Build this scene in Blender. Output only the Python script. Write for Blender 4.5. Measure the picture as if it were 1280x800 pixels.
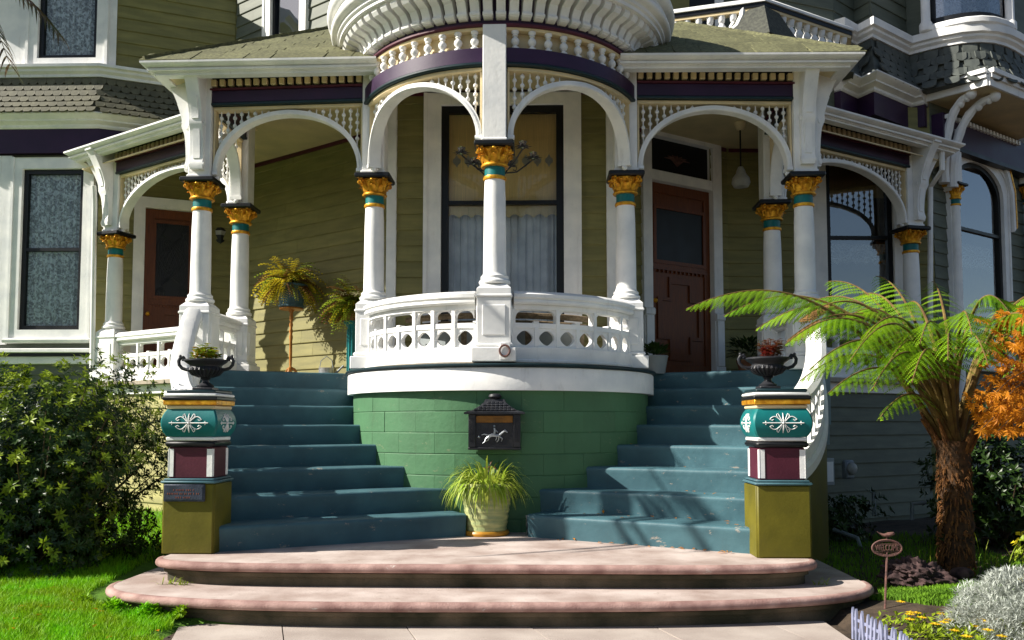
import bpy, math, random
from mathutils import Vector, Matrix
random.seed(7)
for o in list(bpy.data.objects): bpy.data.objects.remove(o)
scene = bpy.context.scene
col = scene.collection
R = math.radians
# ------------------------------------------------------------------ camera, sky, sun, exposure
CAM = Vector((0.39, -8.0, 1.27)); FPX = 1100.0; YAW = R(1.66); PITCH = R(3.58); SHY = 62.0
cd = bpy.data.cameras.new('camera'); cam = bpy.data.objects.new('camera', cd); col.objects.link(cam)
cam.location = CAM; cam.rotation_euler = (R(90) + PITCH, 0, YAW)
cd.sensor_width = 36; cd.lens = 36 * FPX / 1280; cd.shift_y = SHY / 1280; cd.clip_start = .05; cd.clip_end = 600
scene.camera = cam
scene.render.resolution_x = 1024; scene.render.resolution_y = 640
SUN_AZ = R(78); SUN_EL = R(36)      # azimuth measured to the left of "straight towards the street"
to_sun = Vector((-math.sin(SUN_AZ) * math.cos(SUN_EL), -math.cos(SUN_AZ) * math.cos(SUN_EL), math.sin(SUN_EL)))
w = bpy.data.worlds.new('World'); scene.world = w; w.use_nodes = True
nt = w.node_tree; nt.nodes.clear()
sk = nt.nodes.new('ShaderNodeTexSky'); sk.sky_type = 'NISHITA'; sk.sun_disc = False
sk.sun_elevation = SUN_EL; sk.sun_rotation = math.atan2(to_sun.x, to_sun.y)
bg = nt.nodes.new('ShaderNodeBackground'); bg.inputs[1].default_value = .054
wo = nt.nodes.new('ShaderNodeOutputWorld')
nt.links.new(sk.outputs[0], bg.inputs[0]); nt.links.new(bg.outputs[0], wo.inputs[0])
sd = bpy.data.lights.new('sun', 'SUN'); sd.energy = 5.0; sd.angle = R(.5); sd.color = (1, .94, .84)
sun = bpy.data.objects.new('sun', sd); col.objects.link(sun)
sun.rotation_euler = to_sun.to_track_quat('Z', 'Y').to_euler(); sun.location = (-12, -8, 14)
vs = scene.view_settings; vs.view_transform = 'Standard'; vs.look = 'None'; vs.exposure = 1.0; vs.gamma = 1
vs.use_curve_mapping = False
scene.render.engine = 'CYCLES'

def ray(px, py):
    x = (px - 640) / FPX; u = -(py - 400 - SHY) / FPX
    cp, sp = math.cos(PITCH), math.sin(PITCH); cy, sy = math.cos(YAW), math.sin(YAW)
    fy = cp - sp * u; fz = sp + cp * u
    return Vector((cy * x - sy * fy, sy * x + cy * fy, fz))
def atY(px, py, Y):
    d = ray(px, py); return CAM + d * ((Y - CAM.y) / d.y)
def atZ(px, py, Z):
    d = ray(px, py); return CAM + d * ((Z - CAM.z) / d.z)

# ------------------------------------------------------------------ materials
MAT = {}
def nd(t, typ, **kw):
    n = t.nodes.new(typ)
    for k, v in kw.items(): setattr(n, k, v)
    return n
def paint(name, c, rough=.55, var=.12, scale=3.0, bump=.08, bscale=60., metal=0., spec=.3, dirt=0., grain=None, c2=None, rnd=.06, trans=0., chips=None):
    m = bpy.data.materials.new(name); m.use_nodes = True; t = m.node_tree
    b = t.nodes['Principled BSDF']; L = t.links.new
    geo = nd(t, 'ShaderNodeNewGeometry')
    mp = nd(t, 'ShaderNodeMapping')
    L(geo.outputs['Position'], mp.inputs[0])
    if grain: mp.inputs['Scale'].default_value = grain
    n1 = nd(t, 'ShaderNodeTexNoise'); n1.inputs['Scale'].default_value = scale; n1.inputs['Detail'].default_value = 6
    L(mp.outputs[0], n1.inputs['Vector'])
    cr = nd(t, 'ShaderNodeMix', data_type='RGBA')
    k = 1 - var
    cc = c2 if c2 else (c[0] * k * .9, c[1] * k * .92, c[2] * k * .95)
    ramp = nd(t, 'ShaderNodeMapRange'); ramp.inputs[1].default_value = .35; ramp.inputs[2].default_value = .68
    L(n1.outputs[0], ramp.inputs[0]); L(ramp.outputs[0], cr.inputs[0])
    cr.inputs[6].default_value = (*cc, 1); cr.inputs[7].default_value = (*[min(1, x * (1 + var * .3)) for x in c], 1)
    out = cr.outputs[2]
    if rnd:
        oi = nd(t, 'ShaderNodeObjectInfo'); mr = nd(t, 'ShaderNodeMapRange')
        mr.inputs[3].default_value = 1 - rnd; mr.inputs[4].default_value = 1 + rnd
        L(oi.outputs['Random'], mr.inputs[0])
        mx = nd(t, 'ShaderNodeVectorMath', operation='SCALE'); L(out, mx.inputs[0]); L(mr.outputs[0], mx.inputs['Scale']); out = mx.outputs[0]
    if dirt:
        n3 = nd(t, 'ShaderNodeTexNoise'); n3.inputs['Scale'].default_value = 1.0; n3.inputs['Detail'].default_value = 9; n3.inputs['Roughness'].default_value = .72
        mp3 = nd(t, 'ShaderNodeMapping'); mp3.inputs['Scale'].default_value = (14, 14, 3.2); L(geo.outputs['Position'], mp3.inputs[0]); L(mp3.outputs[0], n3.inputs['Vector'])
        r3 = nd(t, 'ShaderNodeMapRange'); r3.inputs[1].default_value = .56; r3.inputs[2].default_value = .74; r3.inputs[4].default_value = dirt
        L(n3.outputs[0], r3.inputs[0])
        m3 = nd(t, 'ShaderNodeMix', data_type='RGBA'); L(r3.outputs[0], m3.inputs[0]); L(out, m3.inputs[6])
        m3.inputs[7].default_value = (c[0] * .35 + .03, c[1] * .32 + .025, c[2] * .28 + .015, 1); out = m3.outputs[2]
    if chips:
        n4 = nd(t, 'ShaderNodeTexNoise'); n4.inputs['Scale'].default_value = 5.5; n4.inputs['Detail'].default_value = 10; n4.inputs['Roughness'].default_value = .78
        mp4_ = nd(t, 'ShaderNodeMapping'); mp4_.inputs['Scale'].default_value = (1, 1, 2.6); L(geo.outputs['Position'], mp4_.inputs[0]); L(mp4_.outputs[0], n4.inputs['Vector'])
        r4 = nd(t, 'ShaderNodeMapRange'); r4.inputs[1].default_value = .622; r4.inputs[2].default_value = .635; r4.inputs[4].default_value = .85; L(n4.outputs[0], r4.inputs[0])
        m4 = nd(t, 'ShaderNodeMix', data_type='RGBA'); L(r4.outputs[0], m4.inputs[0]); L(out, m4.inputs[6]); m4.inputs[7].default_value = (*chips, 1); out = m4.outputs[2]
    L(out, b.inputs['Base Color'])
    b.inputs['Roughness'].default_value = rough; b.inputs['Metallic'].default_value = metal
    b.inputs['Specular IOR Level'].default_value = spec
    n2 = nd(t, 'ShaderNodeTexNoise'); n2.inputs['Scale'].default_value = bscale; n2.inputs['Detail'].default_value = 5
    L(mp.outputs[0], n2.inputs['Vector'])
    if bump:
        bp = nd(t, 'ShaderNodeBump'); bp.inputs['Strength'].default_value = bump; bp.inputs['Distance'].default_value = .01
        L(n2.outputs[0], bp.inputs['Height']); L(bp.outputs[0], b.inputs['Normal'])
    if rough < .6:
        rr = nd(t, 'ShaderNodeMapRange'); rr.inputs[3].default_value = max(.05, rough - .1); rr.inputs[4].default_value = min(1, rough + .15)
        L(n1.outputs[0], rr.inputs[0]); L(rr.outputs[0], b.inputs['Roughness'])
    if trans:
        tr = nd(t, 'ShaderNodeBsdfTranslucent'); L(out, tr.inputs[0])
        mxs = nd(t, 'ShaderNodeMixShader'); mxs.inputs[0].default_value = trans
        L(b.outputs[0], mxs.inputs[1]); L(tr.outputs[0], mxs.inputs[2])
        L(mxs.outputs[0], t.nodes['Material Output'].inputs[0])
    MAT[name] = m; return m
paint('white', (0.85, 0.84, 0.81), .5, .08, 4, .16, 28, dirt=.30, rnd=.02)
paint('cream', (0.72, 0.58, 0.34), .5, .10, 4, .08, 70, dirt=.25, rnd=.02)
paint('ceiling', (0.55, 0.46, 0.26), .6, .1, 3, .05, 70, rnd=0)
paint('siding', (0.225, 0.205, 0.075), .6, .16, 2.5, .12, 40, grain=(1, 1, 6), dirt=.3, rnd=.07)
paint('siding_grey', (0.12, 0.135, 0.1), .6, .16, 2.5, .12, 40, grain=(1, 1, 6), dirt=.3, rnd=.06)
paint('siding_pale', (0.36, 0.33, 0.13), .6, .18, 2.5, .14, 40, grain=(1, 1, 6), dirt=.35, rnd=.07)
paint('purple', (0.032, 0.012, 0.045), .42, .2, 4, .05, 60, dirt=.2, rnd=.03)
paint('teal', (0.006, 0.15, 0.15), .42, .18, 6, .06, 60, rnd=.02)
paint('dark_teal', (0.008, 0.026, 0.032), .4, .2, 6, .06, 60, rnd=.02)
paint('black', (0.008, 0.009, 0.011), .38, .2, 6, .05, 60, rnd=.05)
paint('iron', (0.012, 0.014, 0.019), .45, .3, 12, .25, 60, c2=(0.028, 0.028, 0.032), rnd=.05)
paint('gold', (.80, .42, .035), .36, .25, 25, .18, 120, metal=.55, c2=(.50, .20, .012), rnd=.03)
paint('stair', (0.055, 0.128, 0.152), .5, .25, 4, .30, 18, chips=(.30, .26, .22), c2=(0.042, 0.098, 0.12), dirt=.25, rnd=.05)
paint('drum', (0.064, 0.165, 0.078), .6, .22, 3.0, .35, 18, chips=(.15, .20, .11), dirt=.35, rnd=.06, c2=(0.058, 0.145, 0.07))
paint('olive', (0.12, 0.105, 0.006), .55, .2, 4, .1, 40, dirt=.3, rnd=.03)
paint('maroon', (0.085, 0.014, 0.028), .5, .2, 5, .1, 50, dirt=.15, rnd=.03)
paint('door_wood', (0.15, 0.04, 0.009), .38, .3, 5, .06, 40, grain=(18, 18, 1.2), rnd=.05)
paint('wood_turned', (.42, .17, .03), .4, .3, 8, .06, 40, grain=(6, 6, 1), rnd=.05)
paint('roof', (0.15, 0.15, 0.072), .85, .3, 30, .5, 180, c2=(0.08, 0.08, 0.042), rnd=.16)
paint('roof_dark', (.085, .088, .07), .85, .3, 30, .5, 180, c2=(.05, .052, .045), rnd=.16)
paint('scale', (0.115, 0.11, 0.072), .65, .18, 10, .12, 60, dirt=.2, rnd=.12)
paint('scale_dark', (0.085, 0.095, 0.085), .65, .18, 10, .12, 60, dirt=.2, rnd=.10)
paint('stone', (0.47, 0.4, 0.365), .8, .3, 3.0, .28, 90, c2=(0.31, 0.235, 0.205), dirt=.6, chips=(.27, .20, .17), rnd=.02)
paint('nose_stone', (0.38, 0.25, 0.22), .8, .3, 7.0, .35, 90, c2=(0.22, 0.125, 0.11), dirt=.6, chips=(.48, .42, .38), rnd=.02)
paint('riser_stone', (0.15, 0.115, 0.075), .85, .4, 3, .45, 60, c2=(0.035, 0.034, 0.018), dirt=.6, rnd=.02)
paint('concrete', (0.4, 0.35, 0.31), .85, .25, 2.2, .25, 110, c2=(0.3, 0.25, 0.22), dirt=.35, rnd=.06)
paint('soil', (.06, .042, .028), .95, .4, 10, .7, 40, rnd=0)
paint('lawn', (0.08, 0.18, 0.012), .95, .4, 6, .8, 60, c2=(0.05, 0.11, 0.01), rnd=0)
paint('grass', (0.17, 0.48, 0.006), .6, .4, 4.5, 0, 60, c2=(0.22, 0.36, 0.006), rnd=0, trans=.35)
paint('moss', (0.16, 0.32, 0.014), .8, .4, 5, 0, 60, c2=(0.09, 0.2, 0.01), rnd=0, trans=.25)
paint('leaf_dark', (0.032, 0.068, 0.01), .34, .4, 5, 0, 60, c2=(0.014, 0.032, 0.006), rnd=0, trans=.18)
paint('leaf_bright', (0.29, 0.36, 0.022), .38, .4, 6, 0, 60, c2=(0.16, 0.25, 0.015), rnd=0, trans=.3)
paint('frond', (0.25, 0.42, 0.01), .45, .4, 3, 0, 60, c2=(0.11, 0.26, 0.008), rnd=.18, trans=.4)
paint('frond_dead', (.34, .19, .06), .7, .4, 6, 0, 60, c2=(.2, .1, .03), rnd=.1, trans=.2)
paint('fern_yellow', (0.55, 0.46, 0.02), .5, .5, 7, 0, 60, c2=(0.3, 0.24, 0.015), rnd=0, trans=.3)
paint('fern_brown', (.20, .085, .02), .7, .5, 9, 0, 60, c2=(.10, .05, .015), rnd=0, trans=.2)
paint('fern_green', (0.26, 0.34, 0.02), .5, .5, 7, 0, 60, c2=(0.14, 0.2, 0.015), rnd=0, trans=.3)
paint('spider', (0.26, 0.4, 0.03), .4, .5, 7, 0, 60, c2=(0.42, 0.46, 0.08), rnd=0, trans=.35)
paint('orange_leaf', (0.7, 0.27, 0.01), .5, .5, 6, 0, 60, c2=(0.45, 0.15, 0.008), rnd=0, trans=.45)
paint('silver_leaf', (0.5, 0.53, 0.48), .75, .3, 9, 0, 60, c2=(0.3, 0.33, 0.29), rnd=0, trans=.15)
paint('red_leaf', (.22, .03, .025), .5, .5, 12, 0, 60, c2=(.10, .09, .02), rnd=0, trans=.2)
paint('flower_orange', (.62, .24, .02), .6, .4, 12, 0, 60, c2=(.5, .42, .03), rnd=0, trans=.2)
paint('flower_yellow', (.78, .50, .015), .6, .3, 12, 0, 60, rnd=0, trans=.2)
paint('flower_pink', (.6, .12, .2), .6, .3, 12, 0, 60, rnd=0, trans=.2)
paint('bark', (.085, .042, .018), .95, .5, 14, .9, 30, c2=(.025, .016, .010), rnd=.05)
paint('fiber', (.20, .085, .022), .9, .5, 14, .8, 60, c2=(.07, .03, .012), grain=(3, 3, .7), rnd=.05)
paint('stipe', (.17, .12, .03), .7, .4, 9, .3, 60, c2=(.10, .055, .02), rnd=.1)
paint('twig', (.12, .075, .045), .9, .4, 14, .6, 40, rnd=.05)
paint('palm_leaf', (.06, .075, .02), .5, .5, 6, 0, 60, c2=(.16, .075, .02), rnd=.1, trans=.15)
paint('pot_glaze', (.48, .47, .20), .32, .35, 7, .15, 30, grain=(1, 1, 6), c2=(.30, .36, .17), rnd=0)
paint('pot_rim', (.48, .22, .02), .35, .3, 9, .1, 40, rnd=0)
paint('pot_blue', (.060, .125, .155), .5, .2, 7, .05, 40, rnd=.05)
paint('terracotta', (.36, .15, .07), .8, .3, 8, .2, 60, rnd=.05)
paint('deck', (.34, .29, .22), .6, .2, 4, .1, 40, grain=(8, 1, 1), rnd=0)
paint('galv', (.45, .48, .50), .35, .3, 15, .1, 60, metal=.7, rnd=.05)
paint('lava', (0.085, 0.05, 0.048), .95, .5, 14, 1.0, 26, c2=(0.02, 0.012, 0.013), rnd=.05)
paint('rust', (.16, .075, .06), .75, .5, 30, .4, 90, c2=(.09, .05, .045), rnd=.05)
paint('plastic_blue', (.235, .25, .36), .45, .2, 9, .1, 60, rnd=.08)
paint('plaque', (.055, .065, .095), .45, .3, 18, .2, 90, metal=.3, rnd=0)
paint('bronze_text', (.32, .10, .07), .5, .3, 30, .1, 90, metal=.3, rnd=0)
paint('lid', (.26, .11, .015), .5, .3, 14, .1, 60, rnd=0)
paint('shade', (0.9, 0.66, 0.3), .9, .12, 3, .1, 90, grain=(60, 60, 1), rnd=.04)
paint('lace', (.62, .64, .66), .9, .2, 14, .25, 40, rnd=.02, trans=.3)
paint('drape', (0.75, 0.77, 0.82), .85, .15, 5, .1, 60, rnd=.04, trans=.1)
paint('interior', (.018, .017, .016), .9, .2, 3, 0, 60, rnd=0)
paint('wicker', (.25, .19, .12), .8, .35, 30, .6, 90, rnd=.06)
paint('grey_paint', (.30, .33, .33), .6, .1, 5, .1, 60, rnd=.03)
paint('pipe', (.22, .25, .27), .5, .2, 9, .1, 60, rnd=.05)
paint('glass_shade', (.55, .54, .50), .25, .1, 9, 0, 60, rnd=0, trans=.4)
paint('paint_end', (.36, .36, .31), .8, .6, 20, .9, 30, c2=(.06, .09, .10), rnd=0)
paint('green_bronze', (.03, .16, .14), .5, .3, 9, .1, 60, rnd=0)

def glassmat(name, ior):
    m = bpy.data.materials.new(name); m.use_nodes = True; t = m.node_tree; t.nodes.clear(); L = t.links.new
    o = nd(t, 'ShaderNodeOutputMaterial'); tr = nd(t, 'ShaderNodeBsdfTransparent'); tr.inputs[0].default_value = (.93, .96, .95, 1)
    gl = nd(t, 'ShaderNodeBsdfGlossy'); gl.inputs['Roughness'].default_value = .015; gl.inputs['Color'].default_value = (.95, .97, 1, 1)
    fr = nd(t, 'ShaderNodeFresnel'); fr.inputs[0].default_value = ior
    geo = nd(t, 'ShaderNodeNewGeometry'); n = nd(t, 'ShaderNodeTexNoise'); n.inputs['Scale'].default_value = 2.2
    bp = nd(t, 'ShaderNodeBump'); bp.inputs['Strength'].default_value = .04; bp.inputs['Distance'].default_value = .054
    L(geo.outputs['Position'], n.inputs['Vector']); L(n.outputs[0], bp.inputs['Height']); L(bp.outputs[0], gl.inputs['Normal']); L(bp.outputs[0], fr.inputs['Normal'])
    mx = nd(t, 'ShaderNodeMixShader'); L(fr.outputs[0], mx.inputs[0]); L(tr.outputs[0], mx.inputs[1]); L(gl.outputs[0], mx.inputs[2]); L(mx.outputs[0], o.inputs[0])
    MAT[name] = m
glassmat('glass', 3.3); glassmat('glass_plain', 1.45)

# ------------------------------------------------------------------ mesh builder
class MB:
    def __init__(s): s.v = []; s.f = []
    def add(s, vs, fs):
        o = len(s.v); s.v += [tuple(v) for v in vs]; s.f += [tuple(i + o for i in f) for f in fs]; return s
    def box(s, lo, hi, c=0., M=None):
        (x0, y0, z0), (x1, y1, z1) = lo, hi
        if c <= 0:
            vs = [(x, y, z) for x in (x0, x1) for y in (y0, y1) for z in (z0, z1)]
            fs = [(0, 1, 3, 2), (4, 6, 7, 5), (0, 4, 5, 1), (2, 3, 7, 6), (0, 2, 6, 4), (1, 5, 7, 3)]
        else:
            X = (x0, x1); Y = (y0, y1); Z = (z0, z1); vs = []; idx = {}
            for i in (0, 1):
                for j in (0, 1):
                    for k in (0, 1):
                        cx = X[i] + (c if i == 0 else -c); cy = Y[j] + (c if j == 0 else -c); cz = Z[k] + (c if k == 0 else -c)
                        for a, p in enumerate(((X[i], cy, cz), (cx, Y[j], cz), (cx, cy, Z[k]))): idx[i, j, k, a] = len(vs); vs.append(p)
            g = lambda i, j, k, a: idx[i, j, k, a]; fs = []
            for i in (0, 1):
                fs.append((g(i, 0, 0, 0), g(i, 0, 1, 0), g(i, 1, 1, 0), g(i, 1, 0, 0)))
                fs.append((g(0, i, 0, 1), g(1, i, 0, 1), g(1, i, 1, 1), g(0, i, 1, 1)))
                fs.append((g(0, 0, i, 2), g(0, 1, i, 2), g(1, 1, i, 2), g(1, 0, i, 2)))
            for a in (0, 1):
                for b in (0, 1):
                    fs.append((g(a, b, 0, 0), g(a, b, 1, 0), g(a, b, 1, 1), g(a, b, 0, 1)))
                    fs.append((g(a, 0, b, 0), g(a, 1, b, 0), g(a, 1, b, 2), g(a, 0, b, 2)))
                    fs.append((g(0, a, b, 1), g(1, a, b, 1), g(1, a, b, 2), g(0, a, b, 2)))
            for i in (0, 1):
                for j in (0, 1):
                    for k in (0, 1): fs.append((g(i, j, k, 0), g(i, j, k, 1), g(i, j, k, 2)))
        if M: vs = [M @ Vector(v) for v in vs]
        return s.add(vs, fs)
    def lathe(s, prof, n=16, c=(0, 0, 0), M=None, a0=0., a1=math.tau):
        full = abs(a1 - a0 - math.tau) < 1e-6; m = n if full else n + 1; vs = []; fs = []
        for r, z in prof:
            for i in range(m):
                a = a0 + (a1 - a0) * i / n; vs.append((c[0] + r * math.cos(a), c[1] + r * math.sin(a), c[2] + z))
        for j in range(len(prof) - 1):
            for i in range(n):
                k = (i + 1) % m; fs.append((j * m + i, j * m + k, (j + 1) * m + k, (j + 1) * m + i))
        if full:
            if prof[0][0] > 1e-5: fs.append(tuple(range(m - 1, -1, -1)))
            if prof[-1][0] > 1e-5: fs.append(tuple(range((len(prof) - 1) * m, len(prof) * m)))
        if M: vs = [M @ Vector(v) for v in vs]
        return s.add(vs, fs)
    def ball(s, c, r, n=8, m=5, sc=(1, 1, 1)):
        pr = [(r * math.sin(math.pi * i / m), -r * math.cos(math.pi * i / m)) for i in range(m + 1)]
        M = Matrix.Translation(c) @ Matrix.Diagonal((*sc, 1)); pr[0] = (1e-4, -r); pr[-1] = (1e-4, r)
        return s.lathe(pr, n, (0, 0, 0), M)
    def tube(s, pts, rad, n=8, flat=1.0):
        pts = [Vector(p) for p in pts]; N = len(pts)
        if not hasattr(rad, '__len__'): rad = [rad] * N
        vs = []; fs = []; prev = None
        for i, p in enumerate(pts):
            d = (pts[min(i + 1, N - 1)] - pts[max(i - 1, 0)]);
            d = d.normalized() if d.length > 1e-9 else Vector((0, 0, 1))
            if prev is None: a = d.orthogonal().normalized()
            else:
                a = prev - d * prev.dot(d); a = a.normalized() if a.length > 1e-6 else d.orthogonal().normalized()
            prev = a; b = d.cross(a)
            for k in range(n):
                t = math.tau * k / n; vs.append(p + (a * math.cos(t) + b * math.sin(t) * flat) * rad[i])
        for i in range(N - 1):
            for k in range(n): q = (k + 1) % n; fs.append((i * n + k, i * n + q, (i + 1) * n + q, (i + 1) * n + k))
        fs.append(tuple(range(n - 1, -1, -1))); fs.append(tuple(range((N - 1) * n, N * n)))
        return s.add(vs, fs)
    def sweep(s, path, prof, closed=False):
        # path: plan polyline (x,y); prof: closed polygon of (out,z); out is to the right of travel
        P = [Vector(p) for p in path]; N = len(P); offs = []
        for i in range(N):
            def nrm(a, b): d = (b - a).normalized(); return Vector((d.y, -d.x))
            if closed: n0 = nrm(P[i - 1], P[i]); n1 = nrm(P[i], P[(i + 1) % N])
            else:
                n0 = nrm(P[i - 1], P[i]) if i else nrm(P[0], P[1]); n1 = nrm(P[i], P[i + 1]) if i < N - 1 else n0
            b = n0 + n1; offs.append(b / max(.3, b.length_squared / 2) if True else b)
        m = len(prof); vs = []; fs = []
        for p, o in zip(P, offs):
            for q, z in prof: vs.append((p.x + o.x * q, p.y + o.y * q, z))
        for i in range(N if closed else N - 1):
            j = (i + 1) % N
            for k in range(m): l = (k + 1) % m; fs.append((i * m + k, i * m + l, j * m + l, j * m + k))
        if not closed: fs.append(tuple(range(m - 1, -1, -1))); fs.append(tuple(range((N - 1) * m, N * m)))
        return s.add(vs, fs)
    def strip(s, mp, A, B, t0, t1, closed=False):
        n = len(A); vs = []
        for (a, b) in zip(A, B): vs += [mp(a[0], t0, a[1]), mp(a[0], t1, a[1]), mp(b[0], t1, b[1]), mp(b[0], t0, b[1])]
        fs = []
        for i in range(n if closed else n - 1):
            j = (i + 1) % n
            for k in range(4): l = (k + 1) % 4; fs.append((i * 4 + k, j * 4 + k, j * 4 + l, i * 4 + l))
        if not closed: fs.append((0, 1, 2, 3)); fs.append(((n - 1) * 4 + 3, (n - 1) * 4 + 2, (n - 1) * 4 + 1, (n - 1) * 4))
        return s.add(vs, fs)
    def bar(s, mp, s0, s1, t0, t1, z0, z1, n=1, c=0.):
        if c > 0:
            q = [(t0 + c, z0), (t1 - c, z0), (t1, z0 + c), (t1, z1 - c), (t1 - c, z1), (t0 + c, z1), (t0, z1 - c), (t0, z0 + c)]
        else: q = [(t0, z0), (t1, z0), (t1, z1), (t0, z1)]
        return s.prof(mp, [s0 + (s1 - s0) * i / n for i in range(n + 1)], q)
    def prof(s, mp, ss, q):
        m = len(q); vs = []; fs = []
        for x in ss:
            for t, z in q: vs.append(mp(x, t, z))
        for i in range(len(ss) - 1):
            for k in range(m): l = (k + 1) % m; fs.append((i * m + k, i * m + l, (i + 1) * m + l, (i + 1) * m + k))
        fs.append(tuple(range(m - 1, -1, -1))); fs.append(tuple(range((len(ss) - 1) * m, len(ss) * m)))
        return s.add(vs, fs)
    def extr(s, mp, poly, t0, t1):
        n = len(poly); vs = [mp(a, t0, b) for a, b in poly] + [mp(a, t1, b) for a, b in poly]
        fs = [tuple(range(n - 1, -1, -1)), tuple(range(n, 2 * n))] + [(i, (i + 1) % n, n + (i + 1) % n, n + i) for i in range(n)]
        return s.add(vs, fs)
    def slab(s, poly, z0, z1):
        n = len(poly); vs = [(x, y, z0) for x, y in poly] + [(x, y, z1) for x, y in poly]
        fs = [tuple(range(n - 1, -1, -1)), tuple(range(n, 2 * n))] + [(i, (i + 1) % n, n + (i + 1) % n, n + i) for i in range(n)]
        return s.add(vs, fs)
    def mesh(s, name, mat, ang=38, smooth=True):
        me = bpy.data.meshes.new(name); me.from_pydata(s.v, [], s.f); me.materials.append(MAT[mat] if isinstance(mat, str) else mat)
        if smooth:
            me.polygons.foreach_set('use_smooth', [True] * len(me.polygons))
            me.set_sharp_from_angle(angle=R(ang))
        me.update(); return me
    def build(s, name, mat, parent=None, M=None, ang=38, smooth=True, fix=True):
        if fix and len(s.f) < 60000:
            import bmesh
            me = s.mesh(name, mat, ang, False); bm = bmesh.new(); bm.from_mesh(me); bmesh.ops.recalc_face_normals(bm, faces=bm.faces); bm.to_mesh(me); bm.free()
            if smooth: me.polygons.foreach_set('use_smooth', [True] * len(me.polygons)); me.set_sharp_from_angle(angle=R(ang))
        else: me = s.mesh(name, mat, ang, smooth)
        return link(name, me, parent, M)
WM = {}
I4 = Matrix.Identity(4)
def link(name, me, parent=None, M=None):
    o = bpy.data.objects.new(name, me); col.objects.link(o); M = M or I4
    if parent:
        o.parent = parent; o.matrix_parent_inverse = WM[parent.name].inverted()
    o.matrix_basis = M; WM[o.name] = M.copy(); return o
def T(x, y=None, z=None): return Matrix.Translation(x if y is None else (x, y, z))
def RZ(a): return Matrix.Rotation(a, 4, 'Z')
def thing(name, label, cat, loc=(0, 0, 0), group=None):
    o = link(name, None, None, T(Vector(loc))); o['label'] = label; o['category'] = cat
    if group: o['group'] = group
    return o
def tag(o, label, cat=None, group=None, kind=None):
    o['label'] = label
    if cat: o['category'] = cat
    if group: o['group'] = group
    if kind: o['kind'] = kind
    return o
def straight(p0, p1):
    p0 = Vector((p0[0], p0[1], 0)); d = Vector((p1[0], p1[1], 0)) - p0; L = d.length; d.normalize(); n = Vector((d.y, -d.x, 0))
    f = lambda s, t, z: p0 + d * s + n * t + Vector((0, 0, z))
    f.L = L; f.M = lambda s, t, z: Matrix.Translation(f(s, t, z)) @ RZ(math.atan2(d.y, d.x)); f.n = n; f.d = d
    return f
def arc(c, r, a0):
    def f(s, t, z):
        a = a0 + s / r; return Vector((c[0] + (r + t) * math.sin(a), c[1] - (r + t) * math.cos(a), z))
    f.M = lambda s, t, z: Matrix.Translation(f(s, t, z)) @ RZ(a0 + s / r)
    return f
# ------------------------------------------------------------------ layout
FL = 1.83            # porch floor
LAND = .32           # landing above the walk
O = (0., 1.39)       # centre of the round bay
PA = (3.15, 1.08); PB = (1.30, .985); PD = (3.12, 2.20); PE = (5.30, 3.60)
def mir(p, s): return (p[0] * s, p[1])
CLG = 5.0
W = {'LW': ((-8.4, 3.92), (-5.72, 3.92)), 'W4L': ((-5.72, 3.92), (-4.1, 4.65)), 'W3L': ((-4.1, 4.65), (-1.27, 2.65)),
     'W2L': ((-1.27, 2.65), (-1.22, 1.65)), 'W1': ((-1.22, 1.65), (1.20, 1.65)), 'W2R': ((1.20, 1.65), (1.25, 2.65)),
     'W3R': ((1.25, 2.65), (2.95, 3.80)), 'W4R': ((2.95, 3.80), (5.75, 3.95)), 'W5R': ((5.75, 3.95), (9.6, 6.86))}
def hitw(k, px, py=500):
    p0, p1 = W[k] if isinstance(k, str) else k
    d = ray(px, py); n = Vector((p1[1] - p0[1], -(p1[0] - p0[0]), 0)); t = n.dot(Vector((*p0, 0)) - CAM) / n.dot(d); P = CAM + d * t
    return (P.xy - Vector(p0)).length * (1 if (P.xy - Vector(p0)).dot(Vector(p1) - Vector(p0)) > 0 else -1), P.z

# ------------------------------------------------------------------ ground, lawn, walk
o = MB()
N = 60
o.add([(-260, -260, -.02), (260, -260, -.02), (260, 260, -.02), (-260, 260, -.02)], [(0, 1, 2, 3)])
g = o.build('ground', 'soil'); g['kind'] = 'structure'; g['label'] = 'bare dark soil of the front yard around the house'
def bump_sheet(x0, x1, y0, y1, n, zf):
    m = MB(); vs = []; fs = []
    for j in range(n + 1):
        for i in range(n + 1):
            x = x0 + (x1 - x0) * i / n; y = y0 + (y1 - y0) * j / n; vs.append((x, y, zf(x, y)))
    for j in range(n):
        for i in range(n): a = j * (n + 1) + i; fs.append((a, a + 1, a + n + 2, a + n + 1))
    return m.add(vs, fs)
def sm(a, b, x): t = max(0, min(1, (x - a) / (b - a))); return t * t * (3 - 2 * t)
def lawn_z(x, y):
    return .015 + .06 * sm(-1.9, -2.9, x) + .02 * math.sin(x * 2.1 + y) + .015 * math.sin(y * 3.3 - x) + .10 * sm(-2.4, -.8, y) * sm(-2.2, -2.8, x)
def walk_left(y): return -1.95 + .55 * sm(-2.35, -4.2, y)
lw = bump_sheet(-14, -1.2, -9, 3.7, 70, lambda x, y: lawn_z(x, y) if x < walk_left(y) + .02 or y > -2.3 else -.06)
lawn = lw.build('lawn', 'lawn'); lawn['kind'] = 'structure'; lawn['label'] = 'lawn ground left of the curved entry steps'
def bed_z(x, y):
    h = .0 + .14 * math.exp(-((x - 3.2) ** 2 / .5 + (y + 2.1) ** 2 / .35)) + .08 * sm(-2.2, -.8, y) + .02 * math.sin(x * 4) * math.sin(y * 3)
    return h if x > 2.28 or y > -1.2 else -.05
bd = bump_sheet(1.9, 12, -9, 3.9, 80, bed_z)
bed = bd.build('garden_bed', 'soil'); bed['kind'] = 'structure'; bed['label'] = 'dark planting bed right of the entry steps'
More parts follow.
